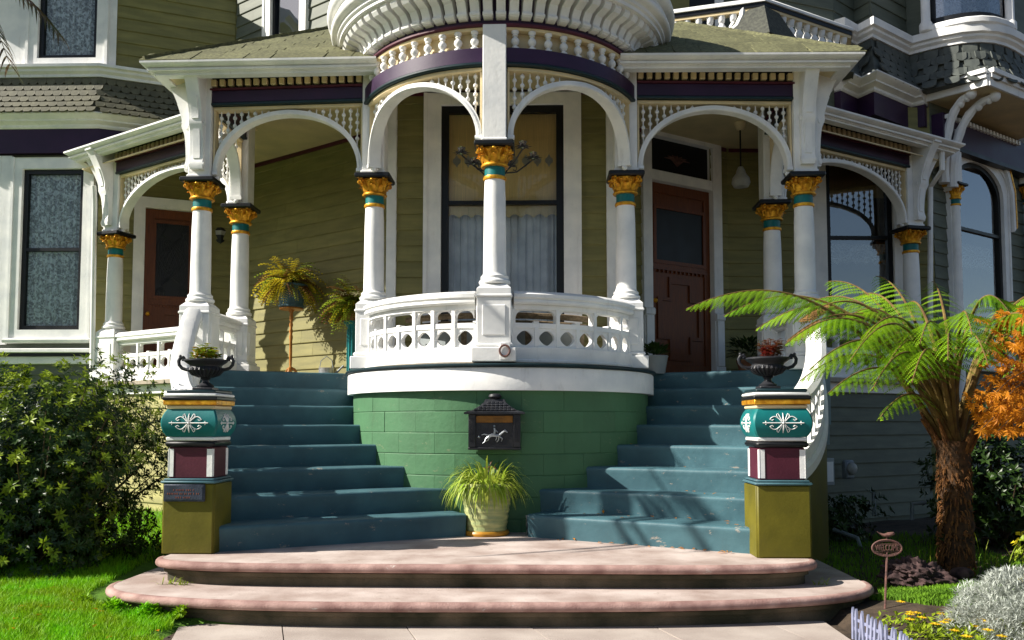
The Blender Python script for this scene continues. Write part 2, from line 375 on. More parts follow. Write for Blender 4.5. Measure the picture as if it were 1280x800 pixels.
wk = thing('walkway', 'pale concrete front walk of skewed slabs leading to the curved steps', 'path', (0, -4, 0)); wk['kind'] = 'structure'
del wk['category']
sk_ = -.32
xs = [-3.9, -2.8, -2.02, -1.24, -.45, .34, 1.13, 1.92, 2.7]
def xj(x, y): return x + sk_ * (y + 2.35)
for r_, (ya, yb) in enumerate(((-2.15, -3.55), (-3.56, -4.96), (-4.97, -6.4), (-6.41, -9))):
    for i in range(len(xs) - 1):
        g_ = .004
        def cl(x, y): return max(walk_left(y), min(2.24, x))
        q = [(cl(xj(xs[i], ya) + g_, ya), ya), (cl(xj(xs[i], yb) + g_, yb), yb), (cl(xj(xs[i + 1], yb) - g_, yb), yb), (cl(xj(xs[i + 1], ya) - g_, ya), ya)]
        if max(p[0] for p in q) - min(p[0] for p in q) < .05: continue
        if q[3][0] - q[0][0] < .01 and q[2][0] - q[1][0] < .01: continue
        m = MB().slab(q, -.05, random.uniform(-.002, .002)); m.build('slab', 'concrete', wk)
m = MB(); m.add([(-1.9, -2.0, -.012), (2.2, -2.0, -.012), (2.2, -9, -.012), (-1.3, -9, -.012)], [(0, 1, 2, 3)]); m.build('joint_bed', 'soil', wk)

# ------------------------------------------------------------------ curved concrete steps
es = thing('entry_steps', 'two broad curved pinkish concrete steps with rounded nosing before the twin stairs', 'steps', (0, -1.8, 0))
def outline(a, yc, b, p, n=72, skew=0., off=0.):
    pts = []
    for i in range(n + 1):
        th = math.pi * i / n; c, s_ = math.cos(th), math.sin(th)
        x = -a * math.copysign(abs(c) ** (2 / p), c); y = yc - b * abs(s_) ** (2 / 2.4) + skew * x
        pts.append((x + off, y))
    return pts
def nosed_step(name, path, back, z0, z1):
    rr = .030
    prof = [(-.085, z0), (-.085, z1 - .10), (-.06, z1 - .095), (-.06, z1 - .085), (-.03, z1 - 2 * rr)]
    for i in range(7):
        a = -math.pi / 2 + math.pi * i / 6; prof.append((-rr + rr * math.cos(a), z1 - rr + rr * math.sin(a)))
    prof += [(-.05, z1), (-.4, z1), (-.4, z0)]
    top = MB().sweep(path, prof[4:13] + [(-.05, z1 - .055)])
    # flat tread
    P = [Vector(p) for p in path]; n = len(P); inner = []
    for i in range(n):
        d = (P[min(i + 1, n - 1)] - P[max(i - 1, 0)]).normalized(); inner.append(P[i] - Vector((d.y, -d.x)) * .05)
    poly = [(p.x, p.y) for p in inner] + [(path[-1][0] - .05, back), (path[0][0] + .05, back)]
    t = MB().slab(poly, z1 - .06, z1 - .001).build(name, 'stone', es, ang=50)
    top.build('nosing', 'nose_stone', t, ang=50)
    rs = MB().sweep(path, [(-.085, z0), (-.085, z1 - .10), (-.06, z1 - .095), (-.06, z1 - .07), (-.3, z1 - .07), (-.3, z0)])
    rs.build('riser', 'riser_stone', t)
nosed_step('upper_step', outline(2.36, -1.62, .37, 5.5), .6, .13, LAND)
nosed_step('lower_step', outline(2.68, -1.66, .80, 3.0, skew=.03, off=.06), .3, -.05, .16)

# ------------------------------------------------------------------ house
house = thing('house', 'olive green clapboard victorian house with white trim and purple belt courses', 'house', (0, 4.5, 0))
EXPO = .178
def wall(name, key, z0, z1, opens=(), mat='siding', expo=EXPO, boards=True, zb=None):
    p0, p1 = W[key] if isinstance(key, str) else key
    mp = straight(p0, p1); L = mp.L
    ss = sorted({0, L, *[max(0, min(L, a)) for q in opens for a in q[:2]]}); zs = sorted({z0, z1, *[max(z0, min(z1, a)) for q in opens for a in q[2:4]]})
    m = MB()
    for i in range(len(ss) - 1):
        for j in range(len(zs) - 1):
            cs = (ss[i] + ss[i + 1]) / 2; cz = (zs[j] + zs[j + 1]) / 2
            if any(q[0] < cs < q[1] and q[2] < cz < q[3] for q in opens): continue
            m.add([mp(ss[i], 0, zs[j]), mp(ss[i + 1], 0, zs[j]), mp(ss[i + 1], 0, zs[j + 1]), mp(ss[i], 0, zs[j + 1])], [(0, 1, 2, 3)])
    wl = m.build(name, mat, house, fix=False)
    if boards:
        lo = zb[0] if zb else z0; hi = zb[1] if zb else z1
        z = lo
        while z < hi - .02:
            zt = min(z + expo, hi); cuts = [0, L]; segs = [(0, L)]
            for q in opens:
                if q[2] < zt - .01 and q[3] > z + .01:
                    ns = []
                    for a, b in segs:
                        if q[0] > a: ns.append((a, min(b, q[0])))
                        if q[1] < b: ns.append((max(a, q[1]), b))
                    segs = [(a, b) for a, b in ns if b - a > .02]
            for a, b in segs:
                jt = []
                if b - a > 2.2: jt = [a + (b - a) * random.uniform(.3, .7)]
                for c0, c1 in zip([a] + jt, jt + [b]):
                    e = random.uniform(-.002, .002)
                    MB().prof(mp, [c0 + .0015, c1 - .0015], [(.001, z), (.024 + e, z), (.026 + e, z + .008), (.008, zt), (.001, zt)]).build('board', mat, wl, fix=False, smooth=False)
            z += expo
    return mp, wl
def rect(s0, s1, z0, z1): return [(s0, z0), (s1, z0), (s1, z1), (s0, z1)]
def ins(q, a, b=None, c=None, d=None):
    b = a if b is None else b
    return rect(q[0][0] + a, q[2][0] - a, q[0][1] + b, q[2][1] - (b if c is None else c))
def arched(s0, s1, z0, z1, rise, n=14):
    pts = [(s0, z0), (s1, z0)]
    for i in range(n + 1):
        a = math.pi * i / n; c = math.cos(a); pts.append(((s0 + s1) / 2 + (s1 - s0) / 2 * c, z1 - rise + rise * math.sin(a)))
    return pts
def window(mp, s0, s1, z0, z1, cas=.14, zm=None, rise=0., sash='black', sw=.055, casmat='white', sill=True, deep=.8, glass='glass', castop=None):
    """s0..z1 = visible dark sash outline; casing lies round it"""
    mk = (lambda g, zt=0: arched(s0 - g, s1 + g, z0 - g, z1 + g, rise)) if rise else (lambda g, zt=0: rect(s0 - g, s1 + g, z0 - g, z1 + (castop or g) if g > 0 else z1 + g))
    ct = MB().strip(mp, mk(cas), mk(-.004), -.02, .062, closed=True)
    ct.strip(mp, mk(cas + .02), mk(cas - .02), -.02, .078, closed=True)
    win = ct.build('window', casmat, house)
    sa = MB().strip(mp, mk(-.002), mk(-sw), -.05, .012, closed=True)
    zm = zm or (z0 + z1) / 2
    sa.bar(mp, s0 + .01, s1 - .01, -.05, .008, zm - .022, zm + .022)
    sa.build('sash', sash, win)
    q = mk(-sw + .006); pn = MB(); pn.add([mp(a, -.028, b) for a, b in q], [tuple(range(len(q)))]); pn.build('pane', glass, win, fix=False, smooth=False)
    if sill:
        MB().prof(mp, [s0 - cas - .04, s1 + cas + .04], [(-.02, z0 - cas - .055), (.11, z0 - cas - .05), (.125, z0 - cas - .03), (.125, z0 - cas - .005), (.07, z0 - cas + .012), (-.02, z0 - cas + .012)]).build('sill', casmat, win)
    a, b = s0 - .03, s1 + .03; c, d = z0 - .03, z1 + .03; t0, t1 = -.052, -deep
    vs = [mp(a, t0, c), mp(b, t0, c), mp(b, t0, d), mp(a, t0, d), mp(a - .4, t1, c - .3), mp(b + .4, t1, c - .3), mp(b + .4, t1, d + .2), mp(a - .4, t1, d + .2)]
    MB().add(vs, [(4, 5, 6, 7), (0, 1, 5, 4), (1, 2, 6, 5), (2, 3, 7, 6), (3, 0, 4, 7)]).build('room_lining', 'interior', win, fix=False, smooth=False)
    return win
def curtain(mp, s0, s1, z0, z1, t, label, mat='drape', amp=.03, waves=7, scal=0, cat='curtain', group=None, gather=0.):
    ns, nz = 64, 8; vs = []; fs = []
    for j in range(nz + 1):
        for i in range(ns + 1):
            u = i / ns; s = s0 + (s1 - s0) * u; v = j / nz
            zb = z0 + (scal * abs(math.sin(u * math.pi * round((s1 - s0) / .14))) if scal else 0)
            z = zb + (z1 - zb) * v
            tt = t + amp * math.sin(u * waves * math.tau + .6 * math.sin(u * 9)) * (1 - .5 * v) + amp * .4 * math.sin(u * waves * 2.7 * math.tau + 1)
            vs.append(mp(s, tt, z))
    for j in range(nz):
        for i in range(ns): a = j * (ns + 1) + i; fs.append((a, a + 1, a + ns + 2, a + ns + 1))
    o = MB().add(vs, fs).build('curtain', mat, None, fix=False); tag(o, label, cat, group); return o
def lace_mat(name, c, sc, thr):
    m = bpy.data.materials.new(name); m.use_nodes = True; t = m.node_tree; L = t.links.new; b = t.nodes['Principled BSDF']
    b.inputs['Base Color'].default_value = (*c, 1); b.inputs['Roughness'].default_value = .9
    geo = nd(t, 'ShaderNodeNewGeometry'); mp = nd(t, 'ShaderNodeMapping'); L(geo.outputs['Position'], mp.inputs[0])
    n1 = nd(t, 'ShaderNodeTexNoise'); n1.inputs['Scale'].default_value = sc * .30; n1.inputs['Detail'].default_value = 4; n1.inputs['Distortion'].default_value = 2.2
    v = nd(t, 'ShaderNodeTexVoronoi'); v.inputs['Scale'].default_value = sc * .55; v.feature = 'DISTANCE_TO_EDGE'
    L(mp.outputs[0], n1.inputs['Vector']); L(mp.outputs[0], v.inputs['Vector'])
    r1 = nd(t, 'ShaderNodeMapRange'); r1.inputs[1].default_value = .46; r1.inputs[2].default_value = .56; L(n1.outputs[0], r1.inputs[0])
    r2 = nd(t, 'ShaderNodeMapRange'); r2.inputs[1].default_value = .10; r2.inputs[2].default_value = .02; L(v.outputs[0], r2.inputs[0])
    mxm = nd(t, 'ShaderNodeMath', operation='MAXIMUM'); L(r1.outputs[0], mxm.inputs[0]); ml = nd(t, 'ShaderNodeMath', operation='MULTIPLY'); ml.inputs[1].default_value = .55; L(r2.outputs[0], ml.inputs[0]); L(ml.outputs[0], mxm.inputs[1])
    r = nd(t, 'ShaderNodeMapRange'); r.inputs[3].default_value = .38; r.inputs[4].default_value = .97; L(mxm.outputs[0], r.inputs[0])
    tr = nd(t, 'ShaderNodeBsdfTransparent'); mx = nd(t, 'ShaderNodeMixShader'); L(r.outputs[0], mx.inputs[0]); L(tr.outputs[0], mx.inputs[1]); L(b.outputs[0], mx.inputs[2]); L(mx.outputs[0], t.nodes['Material Output'].inputs[0])
    MAT[name] = m
lace_mat('lace', (.9, .93, .96), 34, .98)

# --- centre window wall
k = 'W1'; mp1 = straight(*W[k])
a0 = hitw(k, 550)[0]; a1 = hitw(k, 706)[0]; zt = hitw(k, 630, 132)[1]; zm = hitw(k, 660, 253)[1]; zb = 2.18
wall('wall', k, .3, CLG + .1, [(a0 - .005, a1 + .005, zb - .005, zt + .005)], zb=(FL, CLG))
cw = window(mp1, a0, a1, zb, zt, .17, zm, castop=.13, sw=.085, glass='glass_plain')
MB().bar(mp1, a0 + .07, a1 - .07, -.10, -.095, zm - .04, zt - .05).build('roller_shade', 'shade', cw)
# cut-work band of the shade: pale scalloped tabs
for i in range(9):
    c_ = a0 + .10 + (a1 - a0 - .2) * (i + .5) / 9; z_ = hitw(k, 630, 198)[1]; m = MB()
    pts = [(c_ + (.042 + .014 * math.cos(2 * math.tau * j / 20)) * .8 * math.cos(math.tau * j / 20), z_ + (.052 + .012 * math.cos(4 * math.tau * j / 20)) * 1.15 * math.sin(math.tau * j / 20)) for j in range(20)]
    m.extr(mp1, pts, -.094, -.09).build('cutwork', 'glass_shade', cw)
curtain(mp1, a0 + .06, a1 - .06, zm - .16, zm - .02, -.075, 'cream scalloped valance in the tall centre window', 'cream', .008, 9, .045, 'valance')
curtain(mp1, a0 + .06, a1 - .06, zb + .02, zm - .05, -.16, 'grey pleated drapes behind the lower pane of the centre window', 'drape', .03, 9)
# --- short returns
wall('wall', 'W2L', .3, CLG + .1, zb=(FL, CLG)); wall('wall', 'W2R', .3, CLG + .1, zb=(FL, CLG))
for X, Y in ((-1.23, 1.64), (1.21, 1.64)):
    MB().box((X - .055, Y - .04, FL), (X + .055, Y + .04, CLG), .006).build('corner_board', 'white', house)
# --- left diagonal wall (plants) and upper part with stained glass window
k = 'W3L'; mp3 = straight(*W[k])
u0 = hitw(k, 333)[0]; u1 = hitw(k, 371)[0]; zsg = 5.72
wall('wall', k, .3, 7.7, [(u0, u1, zsg, 7.4)], zb=(FL, CLG), mat='siding')
for z in [5.55 + EXPO * i for i in range(12)]:
    for a, b in ((0.05, u0 - .12), (u1 + .12, mp3.L)):
        MB().prof(mp3, [a, b], [(.001, z), (.024, z), (.026, z + .008), (.008, z + EXPO), (.001, z + EXPO)]).build('board', 'siding_grey', house, fix=False, smooth=False)
sgw = window(mp3, u0, u1, zsg, 7.4, .13, 7.6, sw=.05, sill=False)
for i, (cx, cz, rx, rz) in enumerate(((.5, .72, .16, .10), (.5, .58, .09, .12), (.36, .40, .07, .20), (.66, .40, .07, .20), (.30, .25, .05, .08), (.72, .25, .05, .08))):
    pts = [(u0 + (u1 - u0) * (cx + rx * math.cos(math.tau * j / 14)), 6.0 + .75 * (cz + rz * math.sin(math.tau * j / 14))) for j in range(14)]
    MB().extr(mp3, pts, -.06, -.05).build('stained_glass', 'lace' if i else 'glass_shade', sgw)
# --- left door wall and upper facet
k = 'W4L'; mp4 = straight(*W[k])
d0 = hitw(k, 176)[0]; d1 = min(hitw(k, 245)[0], mp4.L - .15); dzt = hitw(k, 205, 262)[1]
wall('wall', k, -.1, 7.7, [(d0, d1, FL, dzt)], zb=(FL, CLG))
for z in [6.33 + EXPO * i for i in range(8)]:
    MB().prof(mp4, [.0, mp4.L], [(.001, z), (.024, z), (.026, z + .008), (.008, z + EXPO), (.001, z + EXPO)]).build('board', 'siding', house, fix=False, smooth=False)
def door(mp, s0, s1, z1, name, label, gz0, gz1, gin, cas=.14, lattice=False):
    dr = MB().bar(mp, s0, s1, -.09, -.035, FL + .01, z1).build(name, 'door_wood', house)
    dr['label'] = label
    MB().strip(mp, rect(s0 - cas, s1 + cas, FL, z1 + cas), rect(s0 - .002, s1 + .002, FL + .002, z1 + .002), -.1, .06, closed=True).build('casing', 'white', dr)
    st = MB()
    for a, b, c, d in ((s0, s0 + gin, FL + .02, z1), (s1 - gin, s1, FL + .02, z1), (s0 + gin, s1 - gin, z1 - .13, z1), (s0 + gin, s1 - gin, gz0 - .09, gz0), (s0 + gin, s1 - gin, FL + .02, FL + .2)):
        st.bar(mp, a, b, -.04, -.018, c, d, c=.004)
    st.build('stile', 'door_wood', dr)
    MB().strip(mp, rect(s0 + gin - .02, s1 - gin + .02, gz0 - .02, gz1 + .02), rect(s0 + gin + .025, s1 - gin - .025, gz0 + .025, gz1 - .025), -.04, -.008, closed=True).build('glazing_bead', 'door_wood', dr)
    MB().bar(mp, s0 + gin, s1 - gin, -.034, -.028, gz0, gz1).build('door_glass', 'black', dr)
    if lattice:
        m = MB(); cx = (s0 + s1) / 2; cz = (gz0 + gz1) / 2; hw = (s1 - s0) / 2 - gin - .03; hz = (gz1 - gz0) / 2 - .03
        for i in range(-4, 5):
            for sg in (1, -1):
                for a in range(10):
                    t0, t1 = a / 10 * 2 - 1, (a + 1) / 10 * 2 - 1
                    f = lambda t: (cx + hw * max(-1, min(1, sg * t * .9 + i * .25 * math.cos(t * 2.2))), cz + hz * t)
                    A, B = f(t0), f(t1); m.tube([mp(A[0], -.024, A[1]), mp(B[0], -.024, B[1])], .004, 4)
        m.build('iron_tracery', 'iron', dr)
    # lower panel with cross shaped moulding and a dentil shelf
    zc = (FL + .2 + gz0 - .12) / 2; cx = (s0 + s1) / 2; hw = (s1 - s0) / 2 - gin - .04; hz = (gz0 - .12 - FL - .2) / 2 - .06
    cr = [(-.5, -1), (.5, -1), (.5, -.5), (1, -.5), (1, .5), (.5, .5), (.5, 1), (-.5, 1), (-.5, .5), (-1, .5), (-1, -.5), (-.5, -.5)]
    MB().strip(mp, [(cx + a * hw, zc + b * hz) for a, b in cr], [(cx + a * hw * .8, zc + b * hz * .84) for a, b in cr], -.04, -.012, closed=True).build('panel_moulding', 'door_wood', dr)
    m = MB().bar(mp, s0 + gin * .6, s1 - gin * .6, -.04, .0, gz0 - .10, gz0 - .075)
    for i in range(13): q = s0 + gin * .6 + (s1 - s0 - gin * 1.2) * (i + .25) / 13; m.bar(mp, q, q + .024, -.04, -.006, gz0 - .13, gz0 - .10)
    m.build('shelf_moulding', 'door_wood', dr)
    MB().ball(mp(s0 + .06, .03, FL + 1.0), .032).build('knob', 'gold', dr)
    return dr
zg0 = hitw(k, 205, 372)[1]; zg1 = hitw(k, 205, 277)[1]
door(mp4, d0, d1, dzt, 'side_door', 'brown side door with leaded oval tracery glass', zg0, zg1, .12, .15, True)
# --- left wing front
k = 'LW'; mpl = straight(*W[k]); z0_ = hitw(k, 60, 413)[1]; z1_ = hitw(k, 60, 212)[1]
l0 = hitw(k, 21)[0]; l1 = hitw(k, 99)[0]; q0 = hitw(k, 34)[0]; q1 = hitw(k, 110)[0]; zu = hitw(k, 70, 75)[1]
wall('wall', k, -.1, 7.7, [(l0, l1, z0_, z1_), (q0, q1, zu, 7.5)], zb=(.35, 5.0), mat='siding_grey')
window(mpl, l0, l1, z0_, z1_, .13, hitw(k, 60, 312)[1], sw=.065, castop=.16, glass='glass_plain')
window(mpl, q0, q1, zu, 7.5, .14, 7.45, sw=.065, sill=False, glass='glass_plain')
curtain(mpl, l0 + .05, l1 - .05, z0_ + .04, z1_ - .03, -.075, 'pale lace curtain filling the lower window of the left wing', 'lace', .028, 6)
curtain(mpl, q0 + .05, q1 - .05, zu + .04, 7.45, -.075, 'pale lace curtain in the upstairs window of the left wing', 'lace', .028, 6)
mpw = lambda a, b: None
for s_, zz in (((q0 - .95, q0 - .16), 0), ((q1 + .17, mpl.L - .02), 0), ((l1 + .16, mpl.L - .03), 1), ((l0 - 1., l0 - .16), 1)):
    if s_[1] - s_[0] > .04: MB().bar(mpl, s_[0], s_[1], -.0, .05, (z0_ - .2) if zz else 6.27, 5.02 if zz else 7.6, c=.004).build('pilaster', 'white', house)
MB().bar(mp4, .01, .17, 0, .05, 6.28, 7.6, c=.004).build('pilaster', 'white', house)
MB().bar(mpl, 0, mpl.L - .0, .0, .14, z0_ - .32, z0_ - .26, c=.01).build('belt_moulding', 'white', house)
MB().bar(mpl, 0, mpl.L - .0, .0, .11, z0_ - .36, z0_ - .325, c=.0).build('belt_line', 'black', house)
MB().bar(mpl, 0, mpl.L - .0, .0, .07, z0_ - .47, z0_ - .365, c=.006).build('belt_board', 'white', house)
# belt course, scale skirt, sill course of a wing (path left->right as seen)
def scale_mesh(w_, h, mat, kind):
    if kind: pts = [(-w_ / 2, h * .62), (-w_ / 2, h * -.0), (-w_ * .28, -h * .30), (w_ * .28, -h * .30), (w_ / 2, 0), (w_ / 2, h * .62)]
    else: pts = [(-w_ / 2, h * .62)] + [(-w_ / 2 * math.cos(math.pi * i / 8), -h * .34 * math.sin(math.pi * i / 8)) for i in range(9)] + [(w_ / 2, h * .62)]
    m = MB(); n = len(pts); vs = [(a * .97, -.014 - (.006 if b < .2 * h else 0), b) for a, b in pts] + [(a * .97, .0, b) for a, b in pts]
    m.add(vs, [tuple(range(n)), tuple(range(2 * n - 1, n - 1, -1))] + [((i + 1) % n, i, n + i, n + (i + 1) % n) for i in range(n)]); return m.mesh('shingle', mat, smooth=False)
def belt(path, zp0, zs0, zs1, ztop, mat, wsc, hsc, kind, flare=.28, purple=True, ncor=None):
    cpath = path[:ncor] if ncor else path
    if purple: MB().sweep(cpath, [(-.05, zp0 - .04), (.09, zp0 - .04), (.09, zs0 - .13), (-.05, zs0 - .13)]).build('belt_frieze', 'purple', house)
    MB().sweep(cpath, [(-.05, zs0 - .15), (.10, zs0 - .15), (.12, zs0 - .13), (.12, zs0 - .10), (.20, zs0 - .07), (.20, zs0 - .05), (.26, zs0 - .02), (.29, zs0 + .005), (.29, zs0 + .02), (-.05, zs0 + .03)]).build('belt_cornice', 'white', house)
    skm = MB().sweep(path, [(-.05, zs0), (flare - .03, zs0 + .01), (flare * .55, zs0 + (zs1 - zs0) * .33), (flare * .25, zs0 + (zs1 - zs0) * .7), (.05, zs1), (-.05, zs1)])
    sk_o = skm.build('shingle_skirt', mat, house)
    me = scale_mesh(wsc, hsc, mat, kind); rows = int((zs1 - zs0) / hsc) + 1
    for i in range(len(path) - 1):
        f = straight(path[i], path[i + 1])
        for r_ in range(rows):
            v = r_ / rows; v2 = (r_ + 1) / rows
            pos = lambda v: (flare - .03) * (1 - v) ** 1.7 + .052
            t0, t1 = pos(v), pos(v2); z = zs0 + .03 + (zs1 - zs0 - .03) * v
            tilt = math.atan2(t0 - t1, (zs1 - zs0) / rows)
            # corner extension by the mitre
            n_ = max(1, int((f.L + .0) / wsc)); off = .5 if r_ % 2 else 0
            for j in range(-1, n_ + 1):
                s = (j + .5 + off) * wsc
                if s < -.02 or s > f.L + .02: continue
                link('shingle', me, sk_o, f.M(s, t0 + .004, z) @ Matrix.Rotation(-tilt, 4, 'X') @ Matrix.Rotation(random.uniform(-.03, .03), 4, 'Y'))
    MB().sweep(path, [(-.05, zs1 - .02), (.09, zs1 - .02), (.09, zs1 + .02), (.13, zs1 + .05), (.13, zs1 + .085), (.17, zs1 + .10), (.17, ztop), (-.05, ztop + .02)]).build('sill_course', 'white', house)
    return sk_o
belt([(-8.4, 3.92), (-5.72, 3.92), (-4.12, 4.64)], 5.08, 5.53, 6.14, 6.28, 'scale', .125, .105, True)
MB().sweep([(-8.6, 3.92), (-5.72, 3.92), (-5.0, 4.25)], [(-.1, 7.72), (.34, 7.72), (.34, 7.78), (.42, 7.84), (.42, 7.92), (-.1, 8.1)]).build('added_shade_eave', 'white', house)  # unseen eave above the view, added to shade the upper diagonal wall
# --- right: front door wall
k = 'W3R'; mp5 = straight(*W[k]); e0 = hitw(k, 814)[0]; e1 = hitw(k, 891)[0]
ztr = hitw(k, 850, 178)[1]; zdt = hitw(k, 850, 233)[1]; ztb = hitw(k, 850, 220)[1]
wall('wall', k, .3, 7.7, [(e0, e1, FL, ztr)], zb=(FL, CLG))
fd = door(mp5, e0, e1, zdt, 'front_door', 'reddish brown front door with dark glass and cross shaped lower panel', hitw(k, 850, 330)[1], hitw(k, 850, 262)[1], .10, .001)
cs_ = MB().strip(mp5, [(e0 - .15, FL), (e0 - .15, ztr + .15), (e1 + .16, ztr + .15), (e1 + .16, FL)], [(e0 - .003, FL), (e0 - .003, ztr), (e1 + .003, ztr), (e1 + .003, FL)], -.1, .062)
cs_.bar(mp5, e0, e1, -.06, .05, zdt + .004, ztb + .004, c=.006); cs_.bar(mp5, e0 - .18, e1 + .18, -.02, .10, ztr + .15, ztr + .20, c=.012); cs_.build('casing', 'white', fd)
for q in (e0 - .075, e1 + .08):
    MB().bar(mp5, q - .085, q + .085, 0, .085, FL, FL + .2, c=.008).bar(mp5, q - .06, q + .06, 0, .095, FL + .2, FL + .80, c=.008).bar(mp5, q - .075, q + .075, 0, .10, FL + .80, FL + .9, c=.02).build('plinth', 'white', fd)
MB().bar(mp5, e0, e1, -.05, -.04, ztb, ztr).build('transom_glass', 'black', fd)
m = MB(); cx = (e0 + e1) / 2 - .02; cz = (ztb + ztr) / 2
for i in range(7):
    a = R(150 - i * 20) if i < 7 else 0
    m.tube([mp5(cx, -.03, cz - .09), mp5(cx + .12 * math.cos(a), -.03, cz - .04 + .07 * math.sin(a)), mp5(cx + .26 * math.cos(a), -.03, cz - .07 + .12 * math.sin(a))], [.008, .014, .004], 5)
m.build('floral_leading', 'rust', fd)
# --- right: arched window wall of the right porch wing
k = 'W4R'; mp6 = straight(*W[k]); r0 = hitw(k, 1036)[0]; r1 = hitw(k, 1121)[0]; rz1 = hitw(k, 1080, 188)[1]; rz0 = hitw(k, 1080, 398)[1]
wall('wall', k, -.1, 5.6, [(r0, r1, rz0, rz1)], zb=(FL, CLG))
window(mp6, r0, r1, rz0, rz1, .17, hitw(k, 1080, 297)[1], sw=.07, rise=0)
MB().bar(mp6, r0 + .06, r1 - .06, -.11, -.10, hitw(k, 1080, 245)[1], rz1 - .05).build('roller_shade', 'shade', None)
rs_ = bpy.data.objects['roller_shade.001'] if 'roller_shade.001' in bpy.data.objects else bpy.data.objects['roller_shade']
tag(rs_, 'brown roller shade drawn down in the window beside the tree fern', 'shade')
curtain(mp6, r0 + .06, r1 - .06, hitw(k, 1080, 330)[1], hitw(k, 1080, 303)[1], -.10, 'pale scalloped valance in the window beside the tree fern', 'lace', .012, 7, .05, 'valance')
# --- far right wing with arched bay window
k = 'W5R'; mp7 = straight(*W[k]); v0 = hitw(k, 1196)[0]; v1 = hitw(k, 1258)[0]; vz1 = hitw(k, 1222, 206)[1]; vz0 = 2.2
wall('wall', k, -.1, 6.0, [(v0, v1, vz0, vz1)], zb=(.4, 5.0), mat='siding_grey')
window(mp7, v0, v1, vz0, vz1, .13, hitw(k, 1222, 290)[1], sw=.065, rise=.42, sill=True)
curtain(mp7, v0 + .05, v1 - .05, hitw(k, 1222, 336)[1], hitw(k, 1222, 304)[1], -.12, 'white scalloped valance in the arched window of the right wing', 'lace', .015, 7, .06, 'valance')
curtain(mp7, v0 + .05, v1 - .05, vz0 + .05, hitw(k, 1222, 330)[1], -.22, 'dark parted drapes in the arched window of the right wing', 'interior', .03, 5)
# gilded hood mould round the arch
hp = [(v0 - .18, vz1 - .55), (v0 - .18, vz1 - .25), (v0 - .05, vz1 - .05), (v0 + .02, vz1 + .22), (v1 - .15, vz1 + .22), (v1 + .02, vz1 - .05), (v1 + .16, vz1 - .35), (v1 + .18, vz1 - .9)]
hm = MB(); hm.strip(mp7, [(a + (.06 if a > (v0 + v1) / 2 else -.06), b + .05) for a, b in hp], hp, .0, .12); hood_m = hm.build('hood_mould', 'white', house)
hm = MB(); hm.strip(mp7, [(a + (.085 if a > (v0 + v1) / 2 else -.085), b + .075) for a, b in hp], [(a + (.06 if a > (v0 + v1) / 2 else -.06), b + .05) for a, b in hp], .0, .13); hm.build('gilding', 'gold', hood_m)
MB().bar(mp7, .05, mp7.L, 0, .16, 5.08, 5.50).build('belt_frieze', 'purple', house)
MB().bar(mp7, .05, mp7.L, 0, .19, 5.02, 5.075).build('belt_line', 'black', house)
for i in range(22): MB().bar(mp7, .1 + i * .095, .145 + i * .095, .16, .21, 5.42, 5.475).build('dentil', 'white', house, fix=False, smooth=False)
# upper right bay
up = [(3.4, 3.05), (4.29, 3.42), (4.71, 3.80), (4.83, 3.54), (5.53, 4.11)]
bow = [(5.53 + 1.5 * i / 8, 4.11 - .42 * math.sin(math.pi * i / 8) - .0 * i) for i in range(1, 9)]
upath = up[1:] + bow + [(7.6, 4.6)]
belt(upath, 5.36, 5.77, 6.38, 6.58, 'scale_dark', .185, .135, False, .22, ncor=5)
for i in range(len(up) - 1):
    f = straight(up[i], up[i + 1])
    for z in [6.54 + EXPO * j for j in range(6)]:
        MB().prof(f, [0, f.L], [(-.02, z), (.024, z), (.026, z + .008), (.008, z + EXPO), (-.02, z + EXPO)]).build('board', 'siding_grey', house, fix=False, smooth=False)
m = MB(); m.sweep(up + bow + [(7.6, 4.6)], [(-.03, 5.72), (.0, 5.72), (.0, 7.8), (-.03, 7.8)]); m.sweep(up, [(-.03, 5.0), (.0, 5.0), (.0, 5.7), (-.03, 5.7)]); m.build('upper_wall', 'siding_grey', house)
# bow window: curved sash between two slim columns
mpb = straight(bow[0], bow[6]); n_b = 8
def bowmap(s, t, z):
    u = s / mpb.L; i = min(int(u * 6), 5); f = u * 6 - i; a = Vector(bow[i]); b = Vector(bow[i + 1]); p = a.lerp(b, f); n = Vector((mpb.n.x, mpb.n.y)); return Vector((p.x + n.x * t, p.y + n.y * t, z))
bz0 = 6.72
cs_ = MB(); cs_.bar(bowmap, 0, mpb.L, .0, .20, 6.58, 6.68, 6, c=.02); bw = cs_.build('bow_window', 'white', house)
MB().bar(bowmap, -.0, mpb.L, .02, .06, bz0 - .045, bz0 + .07, 6).bar(bowmap, .0, .10, .02, .06, bz0, 7.7).bar(bowmap, mpb.L - .10, mpb.L, .02, .06, bz0, 7.7).build('sash', 'black', bw)
m = MB()
for i in range(6): m.add([bowmap(mpb.L * (i + j) / 6, .045, z) for j, z in ((0, bz0), (1, bz0), (1, 7.7), (0, 7.7))], [(0, 1, 2, 3)])
m.build('pane', 'glass', bw, fix=False, smooth=True)
curtain(bowmap, .1, mpb.L - .1, bz0 + .03, 7.6, .022, 'pale lace curtain in the upstairs bow window', 'lace', .006, 8)
for q in (bow[0], bow[6]):
    MB().lathe([(.06, 6.58), (.085, 6.60), (.085, 6.70), (.06, 6.74), (.06, 7.9)], 12, (q[0] - .04, q[1] - .14, 0)).build('colonnette', 'white', bw)
